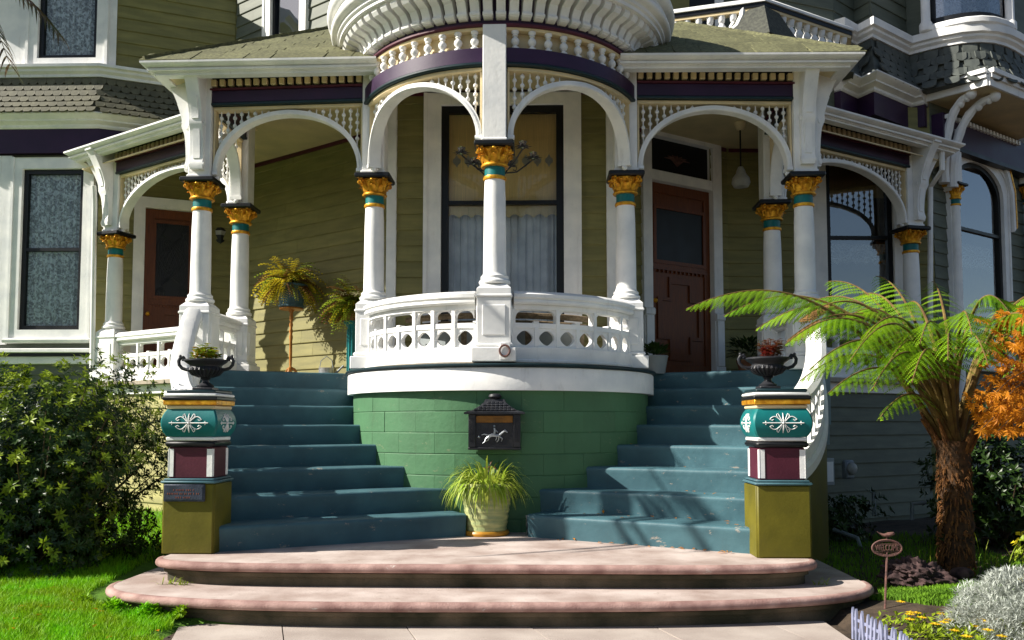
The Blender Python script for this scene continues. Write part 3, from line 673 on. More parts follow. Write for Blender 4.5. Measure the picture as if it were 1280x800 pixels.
# window at the back of the upper balcony
MB().box((1.9, 3.5, 6.1), (3.35, 3.56, 7.7)).build('balcony_wall', 'siding_grey', house)
MB().box((2.3, 3.44, 6.3), (2.75, 3.5, 7.6)).build('balcony_window', 'black', house)
MB().box((2.18, 3.42, 6.2), (2.3, 3.5, 7.6), .005).box((2.75, 3.42, 6.2), (2.87, 3.5, 7.6), .005).build('casing', 'white', house)
# gabled hood on curved brackets above the arched bay window
hood = MB(); H0 = atY(1147, 131, 4.05); H1 = atY(1235, 107, 3.42); H2 = atY(1340, 150, 4.3)
def fascia(m, a, b, h, th, dz=0):
    d = (b - a); n = Vector((d.y, -d.x, 0)).normalized() * th
    v = [a + Vector((0, 0, dz)), b + Vector((0, 0, dz)), b + Vector((0, 0, dz + h)), a + Vector((0, 0, dz + h))]
    m.add(v + [q + n for q in v], [(0, 1, 2, 3), (7, 6, 5, 4), (0, 4, 5, 1), (1, 5, 6, 2), (2, 6, 7, 3), (3, 7, 4, 0)])
for a, b in ((H0, H1), (H1, H2)):
    fascia(hood, a, b, .10, .03); fascia(hood, a, b, .05, .06, .10); fascia(hood, a, b, .06, .09, .16)
hd = hood.build('window_hood', 'white', house)
m = MB(); B0 = H0 + Vector((.6, .9, 0)); B2 = H2 + Vector((-.3, .9, 0)); m.add([H0, H1, H2, B2, B0], [(0, 1, 2, 3, 4)]); m.build('soffit', 'cream', hd, fix=False)
m = MB(); a = H1 + Vector((-.05, -.03, .24)); m.add([H0 + Vector((0, 0, .22)), a, H2 + Vector((0, 0, .22)), B2 + Vector((0, 0, .6)), B0 + Vector((0, 0, .6))], [(0, 1, 2, 3, 4)]); m.build('hood_roof', 'roof_dark', hd, fix=False)
for j in range(7):
    c = H1.lerp(H2, .15 + j * .12) + Vector((-.02, -.05, .03)); m = MB()
    m.tube([c + Vector((.05 * math.cos(t_ * .7) * (1 - t_ / 14), 0, .10 + .05 * math.sin(t_ * .7) * (1 - t_ / 14))) for t_ in range(12)], .010, 5); m.build('scrollwork', 'white', hd)
def cbracket(p_low, p_tip, w_, name, par, bul=.35):
    m = MB(); a = Vector(p_low); b = Vector(p_tip); pts = []; rad = []
    for i in range(15):
        u = i / 14; e = u ** 1.9
        p = Vector((a.x + (b.x - a.x) * e, a.y + (b.y - a.y) * e, a.z + (b.z - a.z) * (1 - (1 - u) ** 1.9))); pts.append(p); rad.append(w_ * (1.15 - .35 * u + .08 * math.cos(u * 30)))
    m.tube(pts, rad, 8); m.ball(b, w_ * 1.2); m.ball(pts[11] - Vector((0, 0, w_ * .5)), w_ * .9); m.ball(pts[13] - Vector((0, 0, w_ * .5)), w_ * .8)
    m.build(name, 'white', par)
cbracket(mp7(v0 - .34, .10, 4.55), H0.lerp(H1, .82) - Vector((0, -.1, .03)), .062, 'bracket', hd)
cbracket(mp7(v0 - .20, .14, 4.50), H1.lerp(H2, .12) - Vector((0, -.1, .05)), .062, 'bracket', hd)
# ------------------------------------------------------------------ porch
porch = thing('porch', 'white and purple victorian porch with round bay, gilded columns and spindle arches', 'porch', (0, 1.4, 0))
# deck and ceiling
th = [R(a) for a in range(-100, 101, 5)]
arcpts = lambda r_: [(O[0] + r_ * math.sin(a), O[1] - r_ * math.cos(a)) for a in th]
SU = Vector((.873, .488)); SN = Vector((-.488, .873))     # left stair: along the nosing, inward
deckL = [(-5.6, 3.75), (PE[0] * -1 - .1, 3.45), (-3.25, 2.1), (-3.27, .98), (-3.13, 1.1), (-1.5, 2.0)]
deckR = [(1.5, 2.0), (3.13, 1.1), (3.27, .98), (3.25, 2.1), (5.4, 3.45), (5.7, 3.9)]
deck = deckL + arcpts(1.50) + deckR + [(3.0, 3.78), (1.25, 2.65), (1.2, 1.66), (-1.22, 1.66), (-1.27, 2.65), (-4.1, 4.58)]
MB().slab(deck, FL - .05, FL).build('porch_floor', 'deck', porch)
clg = [(-5.6, 3.75), (-5.4, 3.55), (-3.14, 2.15), (-3.14, 1.1)] + [(-1.3, 1.05)] + [(O[0] + 1.38 * math.sin(R(a)), O[1] - 1.38 * math.cos(R(a))) for a in range(-70, 71, 7)] + [(1.3, 1.05), (3.14, 1.1), (3.14, 2.15), (5.4, 3.55), (5.7, 3.93), (2.97, 3.78), (1.26, 2.66), (1.2, 1.66), (-1.22, 1.66), (-1.28, 2.66), (-4.1, 4.58)]
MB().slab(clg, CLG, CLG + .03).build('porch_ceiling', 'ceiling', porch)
for k in ('W1', 'W3L', 'W4L', 'W3R', 'W4R'):
    f = straight(*W[k]); MB().bar(f, .03, f.L - .03, .0, .035, CLG - .05, CLG - .004).build('crown_moulding', 'maroon', porch)
# round drum of painted blocks
drum = MB().lathe([(1.543, LAND - .2), (1.543, 1.60)], 72, (O[0], O[1], 0), a0=R(-190), a1=R(10)).build('drum_wall', 'drum', porch)
RB = 1.55; BL = .40; BHt = .192; da = BL / RB
def block_mesh(frac=1.):
    m = MB(); f = arc((0, 0), RB, 0); L_ = BL * frac - .0025; c = .005; n = 4; ss = [-L_ / 2 + L_ * i / n for i in range(n + 1)]
    m.prof(f, ss, [(-.03, .0012), (-.0035, .0012), (.0, .007), (.0, BHt - .007), (-.0035, BHt - .0012), (-.03, BHt - .0012)]); return m.mesh('block', 'drum', 30)
bme = block_mesh()
for r_ in range(7):
    z = 1.583 - BHt * (r_ + 1) + .0
    for i in range(-6, 7):
        a = (i + (.5 if r_ % 2 else .0) + .12) * da
        if abs(a) > R(92): continue
        link('block', bme, drum, T(O[0], O[1], z) @ RZ(a) @ Matrix.Diagonal((1 + random.uniform(-.0016, .0016),) * 2 + (1, 1)))
ar = arc(O, 1.0, 0)
def ring(name, mat, prof, a0=-100, a1=100, par=porch, n=80, ang=38):
    return MB().prof(lambda s, t, z: Vector((O[0] + t * math.sin(s), O[1] - t * math.cos(s), z)), [R(a0 + (a1 - a0) * i / n) for i in range(n + 1)], prof).build(name, mat, par, ang=ang)
ring('skirt_band', 'white', [(1.50, 1.575), (1.61, 1.575), (1.61, 1.765), (1.60, 1.78), (1.50, 1.78)])
ring('deck_nosing', 'dark_teal', [(1.40, 1.782), (1.625, 1.785), (1.635, 1.795), (1.635, 1.805), (1.625, 1.815), (1.40, 1.825)])
# ---- columns
def leaf_tongue(m, a, r0, z0, z1, r1, w_):
    pts = []
    for i in range(6):
        u = i / 5; r_ = r0 + (r1 - r0) * u ** 2.2 + .012 * math.sin(u * math.pi); z = z0 + (z1 - z0) * math.sin(u * math.pi * .62) / math.sin(math.pi * .62) if u < .99 else z0 + (z1 - z0) * .93
        ww = w_ * (1 - .55 * u ** 2) * (1 + .12 * math.cos(i * 3.1)); pts.append((r_, z, ww))
    vs = []
    for r_, z, ww in pts:
        for k, b in ((-1, -.006), (0, .008), (1, -.006)): vs.append(((r_ + b) * math.cos(a) - k * ww * math.sin(a), (r_ + b) * math.sin(a) + k * ww * math.cos(a), z))
    fs = []
    for i in range(5):
        for k in range(2): fs.append((i * 3 + k, i * 3 + k + 1, i * 3 + k + 4, i * 3 + k + 3))
    m.add(vs, fs)
def capital_mesh():
    m = MB(); m.lathe([(.09, 0), (.112, .004), (.118, .018), (.11, .034), (.094, .038), (.096, .10), (.115, .15), (.135, .19), (.13, .198)], 20)
    for i in range(8): leaf_tongue(m, math.tau * i / 8, .098, .036, .115, .15, .032)
    for i in range(8): leaf_tongue(m, math.tau * (i + .5) / 8, .10, .06, .165, .165, .026)
    for i in range(4):
        a = math.tau * (i + .5) / 4; c = Vector((.158 * math.cos(a), .158 * math.sin(a), .160)); e = Vector((math.cos(a), math.sin(a), 0))
        for sg in (-1, 1):
            sd_ = Vector((-e.y, e.x, 0)) * sg
            ax = (e * .75 + sd_ * .4).normalized()
            m.tube([c + sd_ * .014 + ax * (.034 * (1 - t_ / 16)) * math.cos(t_ * .62 + 1.2) + Vector((0, 0, 1)) * (.034 * (1 - t_ / 16)) * math.sin(t_ * .62 + 1.2) for t_ in range(15)], [.013 - .0005 * t_ for t_ in range(15)], 6)
        m.tube([Vector((.10 * math.cos(a), .10 * math.sin(a), .07)), Vector((.125 * math.cos(a), .125 * math.sin(a), .12)), c], [.010, .014, .014], 6)
        b = math.tau * i / 4; m.ball((.142 * math.cos(b), .142 * math.sin(b), .175), .022, 8, 5, (1, 1, .8))
        for sg in (-1, 1): m.tube([(.125 * math.cos(b + sg * t_ * .09), .125 * math.sin(b + sg * t_ * .09), .16 + .022 * math.sin(t_ * 1.1)) for t_ in range(6)], .010, 5)
    return m.mesh('capital', 'gold', 50)
cap_me = capital_mesh()
ring_me = MB().lathe([(.092, 0), (.105, .004), (.110, .018), (.105, .034), (.092, .038)], 20).mesh('gold_ring', 'gold')
band_me = MB().lathe([(.0945, 0), (.0945, .085)], 20).mesh('band', 'teal')
aba_me = MB().box((-.182, -.182, 0), (.182, .182, .05), .012).mesh('abacus', 'black')
shaft_me = MB().lathe([(.135, 0), (.145, .012), (.145, .03), (.133, .042), (.125, .052), (.128, .062), (.128, .075), (.112, .088), (.106, .11), (.104, .4), (.100, .78), (.093, .985)], 24).mesh('column', 'white')
PZ = 2.545
def pedestal_mesh(hw):
    m = MB(); h = PZ - FL
    m.box((-hw - .045, -hw - .045, 0), (hw + .045, hw + .045, .13), .008); m.box((-hw - .02, -hw - .02, .131), (hw + .02, hw + .02, .17), .014)
    m.box((-hw, -hw, .17), (hw, hw, h - .13), .006)
    m.box((-hw - .012, -hw - .012, h - .131), (hw + .012, hw + .012, h - .10), .01); m.box((-hw, -hw, h - .10), (hw, hw, h - .05), .004)
    # hipped cap
    m.lathe([(hw * 1.414, h - .05), (.155, h - .004)], 4, M=RZ(R(45))); 
    for s_ in (-1, 1):
        m.box((-hw + .05, s_ * hw - .008, .24), (hw - .05, s_ * hw + .008, h - .2), .006); m.box((s_ * hw - .008, -hw + .05, .24), (s_ * hw + .008, hw - .05, h - .2), .006)
    return m.mesh('pedestal', 'white', 30)
ped_me = pedestal_mesh(.155)
def pier_mesh(hw, z1):
    m = MB(); h = z1 - 3.852; m.box((-hw, -hw, 0), (hw, hw, h), .006); m.box((-hw - .012, -hw - .012, 0), (hw + .012, hw + .012, .035), .008); return m.mesh('pier', 'white', 30)
pier_std = pier_mesh(.115, 4.92); pier_c = pier_mesh(.108, 4.955)
def column(x, y, rz, pier=pier_std, label=None):
    M0 = T(x, y, 0) @ RZ(rz)
    c = link('column', shaft_me, porch, M0 @ T(0, 0, PZ)); 
    link('pedestal', ped_me, c, M0 @ T(0, 0, FL)); link('gold_ring', ring_me, c, M0 @ T(0, 0, 3.512)); link('band', band_me, c, M0 @ T(0, 0, 3.549))
    link('capital', cap_me, c, M0 @ T(0, 0, 3.632) @ Matrix.Diagonal((1.1, 1.1, .85, 1))); link('abacus', aba_me, c, M0 @ T(0, 0, 3.801)); link('pier', pier, c, M0 @ T(0, 0, 3.852))
    return c
aB = math.atan2(PB[0], O[1] - PB[1])
aDE = math.atan2(PE[1] - PD[1], PE[0] - PD[0])
column(0, -.01, 0, pier_c)
for s in (-1, 1):
    column(s * PA[0], PA[1], 0); column(s * PB[0], PB[1], 0); column(s * PD[0], PD[1], 0); column(s * PE[0], PE[1], s * aDE * .5)
# engaged columns either side of the arched window of the right wing
for px_ in (1184, 1276):
    s_, zc_ = hitw('W5R', px_, 233); sc = .72; M0 = mp7.M(s_, .10, 0); D3 = Matrix.Diagonal((sc, sc, sc, 1))
    ec = MB().lathe([(.066, FL - .6), (.066, zc_ - .28)], 16).build('engaged_column', 'white', house, M0)
    link('gold_ring', ring_me, ec, M0 @ T(0, 0, zc_ - .30) @ D3); link('band', band_me, ec, M0 @ T(0, 0, zc_ - .272) @ D3); link('capital', cap_me, ec, M0 @ T(0, 0, zc_ - .212) @ D3 @ Matrix.Diagonal((1, 1, 1.3, 1))); link('abacus', aba_me, ec, M0 @ T(0, 0, zc_ - .03) @ D3)
    MB().box((-.075, -.075, zc_), (.075, .09, zc_ + .75), .006).build('pier', 'white', ec, M0)
# ---- generic arch bay with spindle spandrels
spin_cache = {}
def spindle(par, mp, s, z0, z1, k):
    h = round(z1 - z0, 2); key = (h, k % 2)
    if key not in spin_cache:
        m = MB(); m.lathe([(.007, 0), (.007, h)], 6); z = h - (.035 if k % 2 else .075)
        while z > .012: m.ball((0, 0, z), .0225, 8, 6); m.lathe([(.011, z - .034), (.011, z - .029)], 6); z -= .085
        spin_cache[key] = m.mesh('spindle', 'white')
    link('spindle', spin_cache[key], par, mp.M(s, 0, z1 - h))
def arch_bay(mp, s0, s1, zf, za, zr, pitch=.072, depth=.055, nseg=28, foot=True):
    w_ = (s1 - s0) / 2; cx = (s0 + s1) / 2
    def az(u):  # u in -1..1
        u = max(-1, min(1, u)); b = (1 - abs(u) ** 2.25) ** (1 / 2.0)
        return zf + (za - zf) * (b * .955 + .045 * (1 - abs(u)))
    A = []; B = []
    for i in range(nseg + 1):
        u = -math.cos(math.pi * i / nseg); A.append((cx + u * w_, az(u) + .0)); 
    # thickness by normals
    for i in range(nseg + 1):
        p, q = A[max(0, i - 1)], A[min(nseg, i + 1)]; dx, dz = q[0] - p[0], q[1] - p[1]; l = math.hypot(dx, dz)
        B.append((A[i][0] + dz / l * .052, A[i][1] - dx / l * .052))
    m = MB().strip(mp, A, B, -depth, depth); m.strip(mp, [(a[0] * .5 + b[0] * .5, a[1] * .5 + b[1] * .5) for a, b in zip(A, B)], [(a[0] * .12 + b[0] * .88, a[1] * .12 + b[1] * .88) for a, b in zip(A, B)], -depth - .010, depth + .010)
    if foot:
        for s_, d in ((s0, 1), (s1, -1)):
            m.bar(mp, min(s_, s_ + d * .06), max(s_, s_ + d * .06), -depth - .012, depth + .012, zf - .04, zf, c=.006)
            p = mp(s_ + d * .035, 0, zf - .055); m.ball(p, .032, 8, 6)
    ab = m.build('arch', 'white', porch, ang=45)
    MB().bar(mp, s0, s1, -depth, depth, zr, zr + .035, 16, c=.005).build('frieze_rail', 'cream', ab)
    for q_ in (s0, s1 - .018): MB().bar(mp, q_, q_ + .018, -depth * .8, depth * .8, zf + .05, zr, c=.004).build('frieze_stile', 'cream', ab)
    n = int((s1 - s0 - .06) / pitch)
    for i in range(n):
        s = s0 + .03 + (s1 - s0 - .06) * (i + .5) / n; u = (s - cx) / w_; zz = az(u)
        if zr - zz > .035: spindle(ab, mp, s, zz - .012, zr + .004, i)
    return ab
ZF = 3.93
def beam(mp, s0, s1, n=1, zr=4.585, dent=True, dface=.10):
    b = MB().bar(mp, s0, s1, -.09, .095, zr + .068, zr + .195, n, c=.004).build('beam', 'purple', porch)
    MB().bar(mp, s0, s1, -.10, .105, zr + .036, zr + .067, n, c=.006).build('bead', 'dark_teal', b)
    MB().bar(mp, s0, s1, -.1, .115, zr + .196, zr + .216, n).build('bead', 'maroon', b)
    MB().bar(mp, s0, s1, -.1, .08, zr + .217, 4.97, n).build('dentil_ground', 'black', b)
    if dent:
        me = MB().box((-.027, -.045, 0), (.027, .01, .068), .004).mesh('dentil', 'cream', smooth=False); k = int((s1 - s0) / .09)
        for i in range(k): link('dentil', me, b, mp.M(s0 + (s1 - s0) * (i + .5) / k, .085, zr + .236))
    return b
def corbel(mp, s, par=porch, w_=.068, zt=4.94, zb=3.93, out=.26, t0=.115):
    # scrolled console in the plane normal to the beam
    prof = []; n = 26
    for i in range(n + 1):
        u = i / n; z = zt - .05 - (zt - zb - .05) * u
        o_ = .045 + (out - .045) * (1 - u) ** 2.6 + .02 * math.exp(-((u - .5) / .05) ** 2) + .018 * math.exp(-((u - .95) / .05) ** 2)
        prof.append((t0 + o_, z))
    poly = [(t0 - .01, zt), (t0 + out + .02, zt), (t0 + out + .02, zt - .05)] + prof + [(t0 - .01, zb)]
    m = MB().prof(mp, [s - w_, s + w_], poly)
    m.prof(mp, [s - w_ * .55, s + w_ * .55], [(a + .012, z) for a, z in prof[6:13]] + [(t0, prof[12][1]), (t0, prof[6][1])])
    m.prof(mp, [s - w_ * .55, s + w_ * .55], [(a + .010, z) for a, z in prof[15:24]] + [(t0, prof[23][1]), (t0, prof[15][1])])
    for u in (.5, .95):
        z = zt - .05 - (zt - zb - .05) * u; i = int(u * n)
        q = [(t0 + .045 + .016 * math.cos(a), z + .028 * math.sin(a)) for a in [math.tau * j / 10 for j in range(10)]]
        m.prof(mp, [s - w_ - .012, s + w_ + .012], q)
    m.build('console', 'white', par, ang=42)
front = {}
for s in (-1, 1):
    a, b = (mir(PA, s), mir(PB, s)) if s < 0 else (mir(PB, s), mir(PA, s))
    f = straight(a, b); front[s] = f
    arch_bay(f, .125, f.L - .125, ZF, 4.57, 4.585); 
    beam(f, .105, f.L - .105)
    corbel(f, 0 if s < 0 else f.L)
    # side A-D
    a, b = (mir(PD, s), mir(PA, s)) if s < 0 else (mir(PA, s), mir(PD, s))
    f2 = straight(a, b); arch_bay(f2, .125, f2.L - .125, ZF, 4.53, 4.585); beam(f2, .1, f2.L - .1)
    corbel(f2, f2.L if s < 0 else 0)
    # wing D-E
    a, b = (mir(PE, s), mir(PD, s)) if s < 0 else (mir(PD, s), mir(PE, s))
    f3 = straight(a, b); arch_bay(f3, .13, f3.L - .13, ZF, 4.54, 4.585); beam(f3, .11, f3.L - .11)
    corbel(f3, 0 if s < 0 else f3.L, out=.30); 
    e_end = straight((mir(PE, s)[0], PE[1] + .4), (mir(PE, s)[0], PE[1])) if s < 0 else straight((mir(PE, s)[0], PE[1]), (mir(PE, s)[0], PE[1] + .4))
    corbel(e_end, .4 if s < 0 else 0, out=.34)
    # eaves
    k_ = .40
    if s < 0: pth = [(-PA[0] - k_, 2.75), (-PA[0] - k_, PA[1] - k_), (-1.22, PA[1] - k_ - .04)]
    else: pth = [(1.22, PA[1] - k_ - .04), (PA[0] + k_, PA[1] - k_), (PA[0] + k_, 2.75)]
    gut = [(-.12, 4.84), (-.02, 4.84), (-.02, 4.862), (-.006, 4.863), (-.006, 4.872), (.032, 4.874), (.034, 4.892), (.018, 4.894), (.018, 4.903), (.05, 4.908), (.07, 4.918), (.088, 4.932), (.09, 4.952), (-.12, 4.952)]
    MB().sweep(pth, gut).build('gutter', 'white', porch, ang=22)
    MB().sweep(pth, [(-.43, 4.955), (-.11, 4.858), (-.11, 4.873), (-.43, 4.97)]).build('soffit', 'cream', porch)
    d = f3.d; n_ = f3.n; P0 = f3(0, k_ * .92, 0); P1 = f3(f3.L, k_ * .92, 0)
    pth2 = [(P0 - d * (.50 if s < 0 else -.05)).xy, (P1 + d * (-.05 if s < 0 else .50)).xy]
    if s < 0: pth2 = [(pth2[0].x + .05, pth2[0].y + .45)] + pth2
    else: pth2 = pth2 + [(pth2[1].x - .05, pth2[1].y + .45)]
    MB().sweep(pth2, gut).build('gutter', 'white', porch, ang=22)
    MB().sweep(pth2, [(-.40, 4.86), (-.11, 4.735), (-.11, 4.75), (-.40, 4.875)]).build('soffit', 'cream', porch)
    # roofs: front plane + side plane + wing plane
    sl = .62; Y0 = PA[1] - k_ - .06; xe = PA[0] + k_ + .06
    def rz(y): return 4.955 + sl * (y - Y0)
    rf = MB(); Yt = 3.5
    hipx = lambda y: xe - .78 * (y - Y0)
    rf.add([(s * 1.0, Y0, rz(Y0)), (s * xe, Y0, rz(Y0)), (s * hipx(Yt), Yt, rz(Yt)), (s * 1.0, Yt, rz(Yt))], [(0, 1, 2, 3)])
    rf.add([(s * xe, Y0, rz(Y0)), (s * xe, 3.4, rz(Y0)), (s * hipx(Yt), Yt, rz(Yt))], [(0, 1, 2)])
    Q0 = Vector((*pth2[1 if s < 0 else 0], 4.97)); Q1 = Vector((*pth2[2 if s < 0 else 1], 4.97)); up_ = -n_ * 1.7 + Vector((0, 0, .75))
    rf.add([Q0, Q1, Q1 + up_, Q0 + up_], [(0, 1, 2, 3)])
    ro = rf.build('porch_roof', 'roof', porch, fix=False, smooth=False)
    wsh = .27; e = .165; ex = math.atan(sl); sme = MB().box((-wsh / 2 + .004, -.012, -.004), (wsh / 2 - .004, .28, .018), .002).mesh('roof_shingle', 'roof', smooth=False)
    for r_ in range(17):
        y = Y0 + e * r_ * math.cos(ex) - .01; n_s = int((hipx(y) - .9) / wsh) + 1
        for i in range(n_s):
            x = hipx(y) - .1 - (i + (.0, .5, .25)[r_ % 3]) * wsh + random.uniform(-.01, .01)
            if x < .95: continue
            link('roof_shingle', sme, ro, T(s * x, y, rz(y) + .006) @ Matrix.Rotation(ex + .035 + random.uniform(-.008, .008), 4, 'X') @ RZ(random.uniform(-.012, .012)))
    for i in range(9):
        y = Y0 + i * .26; p = Vector((s * hipx(y), y, rz(y) + .02)); MB().tube([p, p + Vector((-s * .26, .30, .20))], [.05, .045], 6, .5).build('ridge_cap', 'roof', ro)
# ---- round bay: arches, beam, baluster frieze, modillions, cornice
RC = 1.40
half = aB * RC
for s in (-1, 1):
    f = arc(O, RC, -aB if s < 0 else 0)
    arch_bay(f, .13 if s < 0 else .115, half - (.115 if s < 0 else .13), ZF, 4.52, 4.537, nseg=34)
aD = math.degrees(aB) + 3
ring('bay_bead', 'dark_teal', [(1.30, 4.573), (1.485, 4.573), (1.495, 4.585), (1.495, 4.597), (1.485, 4.607), (1.30, 4.607)], -aD, aD)
ring('bay_beam', 'purple', [(1.30, 4.608), (1.485, 4.608), (1.485, 4.74), (1.475, 4.747), (1.30, 4.747)], -aD, aD)
ring('frieze_panel', 'cream', [(1.32, 4.748), (1.375, 4.748), (1.375, 4.92), (1.32, 4.92)], -aD, aD)
ring('frieze_cap', 'cream', [(1.30, 4.921), (1.45, 4.921), (1.46, 4.935), (1.46, 4.947), (1.30, 4.947)], -aD - 4, aD + 4)
ring('bay_fillet', 'maroon', [(1.30, 4.948), (1.475, 4.948), (1.485, 4.958), (1.485, 4.975), (1.30, 4.975)], -aD - 6, aD + 6)
ring('bay_frieze', 'purple', [(1.30, 4.976), (1.46, 4.976), (1.46, 5.305), (1.30, 5.305)], -105, 105)
corn = [(1.30, 5.255), (1.74, 5.25), (1.74, 5.285), (1.765, 5.295), (1.765, 5.33)]
for i in range(7):
    a = -math.pi / 2 + math.pi * i / 6; corn.append((1.785 + .045 * math.cos(a), 5.38 + .045 * math.sin(a)))
corn += [(1.80, 5.44), (1.80, 5.465)]
for i in range(9):
    a = -math.pi / 2 + math.pi * i / 8; corn.append((1.80 + .07 * math.cos(a), 5.545 + .075 * math.sin(a)))
corn += [(1.7, 5.645), (1.30, 5.675)]
ring('bay_cornice', 'white', corn, -128, 128, n=110, ang=40)
MB().lathe([(1.66, 5.635), (1.2, 5.755), (.0001, 5.845)], 48, (O[0], O[1], 0)).build('bay_roof', 'roof', porch)
bal_me = MB().lathe([(.036, 0), (.036, .018), (.022, .026), (.016, .034), (.034, .055), (.04, .075), (.036, .095), (.02, .112), (.016, .122), (.028, .128), (.028, .134), (.02, .142), (.036, .156), (.036, .172)], 12).mesh('frieze_baluster', 'white', 50)
for s in (-1, 1):
    for i in range(10):
        a = s * R(7.6 + 6.35 * i); link('frieze_baluster', bal_me, porch, T(O[0] + 1.432 * math.sin(a), O[1] - 1.432 * math.cos(a), 4.748))
mp0 = straight((0, 0), (1, 0))
pr = [(.0, 5.25), (.245, 5.25), (.25, 5.215), (.225, 5.18), (.19, 5.17), (.12, 5.145), (.085, 5.095), (.075, 5.06), (.08, 5.04), (.07, 5.02), (.03, 5.01), (.0, 5.01)]
mod_me = MB().prof(mp0, [-.042, .042], pr).prof(mp0, [-.047, .047], [(0, 5.06), (.084, 5.06), (.09, 5.045), (.084, 5.03), (0, 5.03)]).mesh('modillion', 'white', 35)
for i in range(-22, 23):
    a = R(4.55 * (i + .5)); link('modillion', mod_me, porch, T(O[0], O[1], 0) @ RZ(a) @ T(0, -1.455, 0))
# ---- balustrades
cell_cache = {}
def scallop(n=24, k=.86):
    out = []
    for i in range(n):
        a = math.tau * i / n; out.append((math.cos(a) * k * (1 + .05 * math.cos(4 * a)), math.sin(a) * k * (1 + .05 * math.cos(4 * a))))
    return out
def square(n=24):
    out = []
    for i in range(n):
        a = math.tau * i / n; c, s_ = math.cos(a), math.sin(a); k = 1 / max(abs(c), abs(s_)); out.append((c * k, s_ * k))
    return out
SQ, SCP = square(), scallop()
def balustrade(parent, mp, s0, s1, n, zoff=0., rail_only=False, nseg=None, single=()):
    z = lambda v: v + zoff; N_ = nseg or 1
    def seg(m, a, b, t0, t1, z0, z1, c=.006): return m.bar(mp, a, b, t0, t1, z0, z1, max(1, int(N_ * (b - a) / (s1 - s0)) + (1 if N_ > 1 else 0)), c=c)
    b = MB(); seg(b, s0, s1, -.06, .06, z(1.832), z(1.975)); seg(b, s0, s1, -.075, .075, z(1.832), z(1.86)); base = b.build('balustrade', 'white', parent)
    h = MB()
    h.prof(mp, [s0 + (s1 - s0) * i / N_ for i in range(N_ + 1)], [(-.07, z(2.365)), (.07, z(2.365)), (.085, z(2.38)), (.085, z(2.40)), (.075, z(2.41)), (.095, z(2.425)), (.095, z(2.455)), (.05, z(2.485)), (-.05, z(2.485)), (-.095, z(2.455)), (-.095, z(2.425)), (-.075, z(2.41)), (-.085, z(2.40)), (-.085, z(2.38))])
    h.build('handrail', 'white', base)
    r_ = MB(); seg(r_, s0, s1, -.03, .03, z(2.148), z(2.198), .004); seg(r_, s0, s1, -.035, .035, z(2.32), z(2.366), .004); r_.build('cross_rail', 'white', base)
    cw_ = (s1 - s0) / n
    for i in range(n + 1):
        s = s0 + cw_ * i; full = i % 2 == 0 or i in single
        MB().bar(mp, s - .016, s + .016, -.04, .04, z(1.974), z(2.325 if full else 2.155), c=.004).build('stile', 'white', base)
        if not full: MB().bar(mp, s - .024, s + .024, -.036, .036, z(2.197), z(2.214), c=.004).build('stud', 'white', base)
    for i in range(n):
        c = s0 + cw_ * (i + .5); hw = cw_ / 2 - .012; hz = .0875; zc = z(2.061)
        MB().strip(mp, [(c + a * hw, zc + q * hz) for a, q in SQ], [(c + a * hw * .9, zc + q * hz * .86) for a, q in SCP], -.02, .02, closed=True).build('pierced_panel', 'white', base)
    # upper lights: rounded corners
    edges = [i for i in range(n + 1) if i % 2 == 0 or i in single] + ([n] if n % 2 else [])
    edges = sorted(set(edges))
    for a, b_ in zip(edges, edges[1:]):
        x0, x1 = s0 + cw_ * a + .014, s0 + cw_ * b_ - .014; rr = min(.07, (x1 - x0) / 2); zt = z(2.325)
        A = []; B = []
        for j in range(9): t_ = math.pi / 2 * j / 8; B.append((x0 + rr - rr * math.cos(t_) + .006, zt - rr + rr * math.sin(t_) - .012)); A.append((x0 + (rr) * j / 8 - .002, zt + .002))
        for j in range(9): t_ = math.pi / 2 * (1 - j / 8); B.append((x1 - rr + rr * math.cos(t_) - .006, zt - rr + rr * math.sin(t_) - .012)); A.append((x1 - rr * (1 - j / 8) + .002, zt + .002))
        MB().strip(mp, A, B, -.02, .02).build('arched_light', 'white', base)
    return base
for s in (-1, 1):
    f = arc(O, RC, 0)
    a0_, a1_ = (-aB * RC + .16, -.17) if s < 0 else (.17, aB * RC - .16)
    balustrade(porch, f, a0_, a1_, 7, nseg=21, single=(6, 5) if s < 0 else ())
    a, b = (mir(PD, s), mir(PA, s)) if s < 0 else (mir(PA, s), mir(PD, s)); f2 = straight(a, b); balustrade(porch, f2, .16, f2.L - .16, 4)
    a, b = (mir(PE, s), mir(PD, s)) if s < 0 else (mir(PD, s), mir(PE, s)); f3 = straight(a, b); balustrade(porch, f3, .16, f3.L - .16, 10)
    # apron wall below the wing balustrade
    fo = straight(f3(-.25 if s < 0 else -.12, .03, 0).xy, f3(f3.L + (.12 if s < 0 else .25), .03, 0).xy)
    ap = MB().bar(fo, 0, fo.L, -.05, .0, -.1, 1.66).build('apron_wall', 'siding_pale' if s < 0 else 'siding_grey', porch)
    z_ = .12
    while z_ < 1.6:
        MB().prof(fo, [0, fo.L], [(.001, z_), (.024, z_), (.026, z_ + .008), (.008, z_ + .17), (.001, z_ + .17)]).build('board', 'siding_pale' if s < 0 else 'siding_grey', ap, fix=False, smooth=False); z_ += .17
    MB().bar(fo, 0, fo.L, -.05, .05, 1.66, 1.78, c=.006).build('apron_band', 'white', ap); MB().bar(fo, 0, fo.L, -.05, .075, 1.782, 1.826, c=.01).build('apron_nosing', 'black', ap)
# iron hose ring on the centre pedestal
c_ = Vector((.10, -.215, 1.925)); MB().tube([c_ + Vector((.045 * math.cos(t_), -.012, .05 * math.sin(t_))) for t_ in [math.tau * i / 18 for i in range(19)]], .009, 6).build('iron_ring', 'rust', porch)
MB().box((.055, -.215, 1.845), (.15, -.165, 2.0), .005).build('ring_plate', 'white', porch)
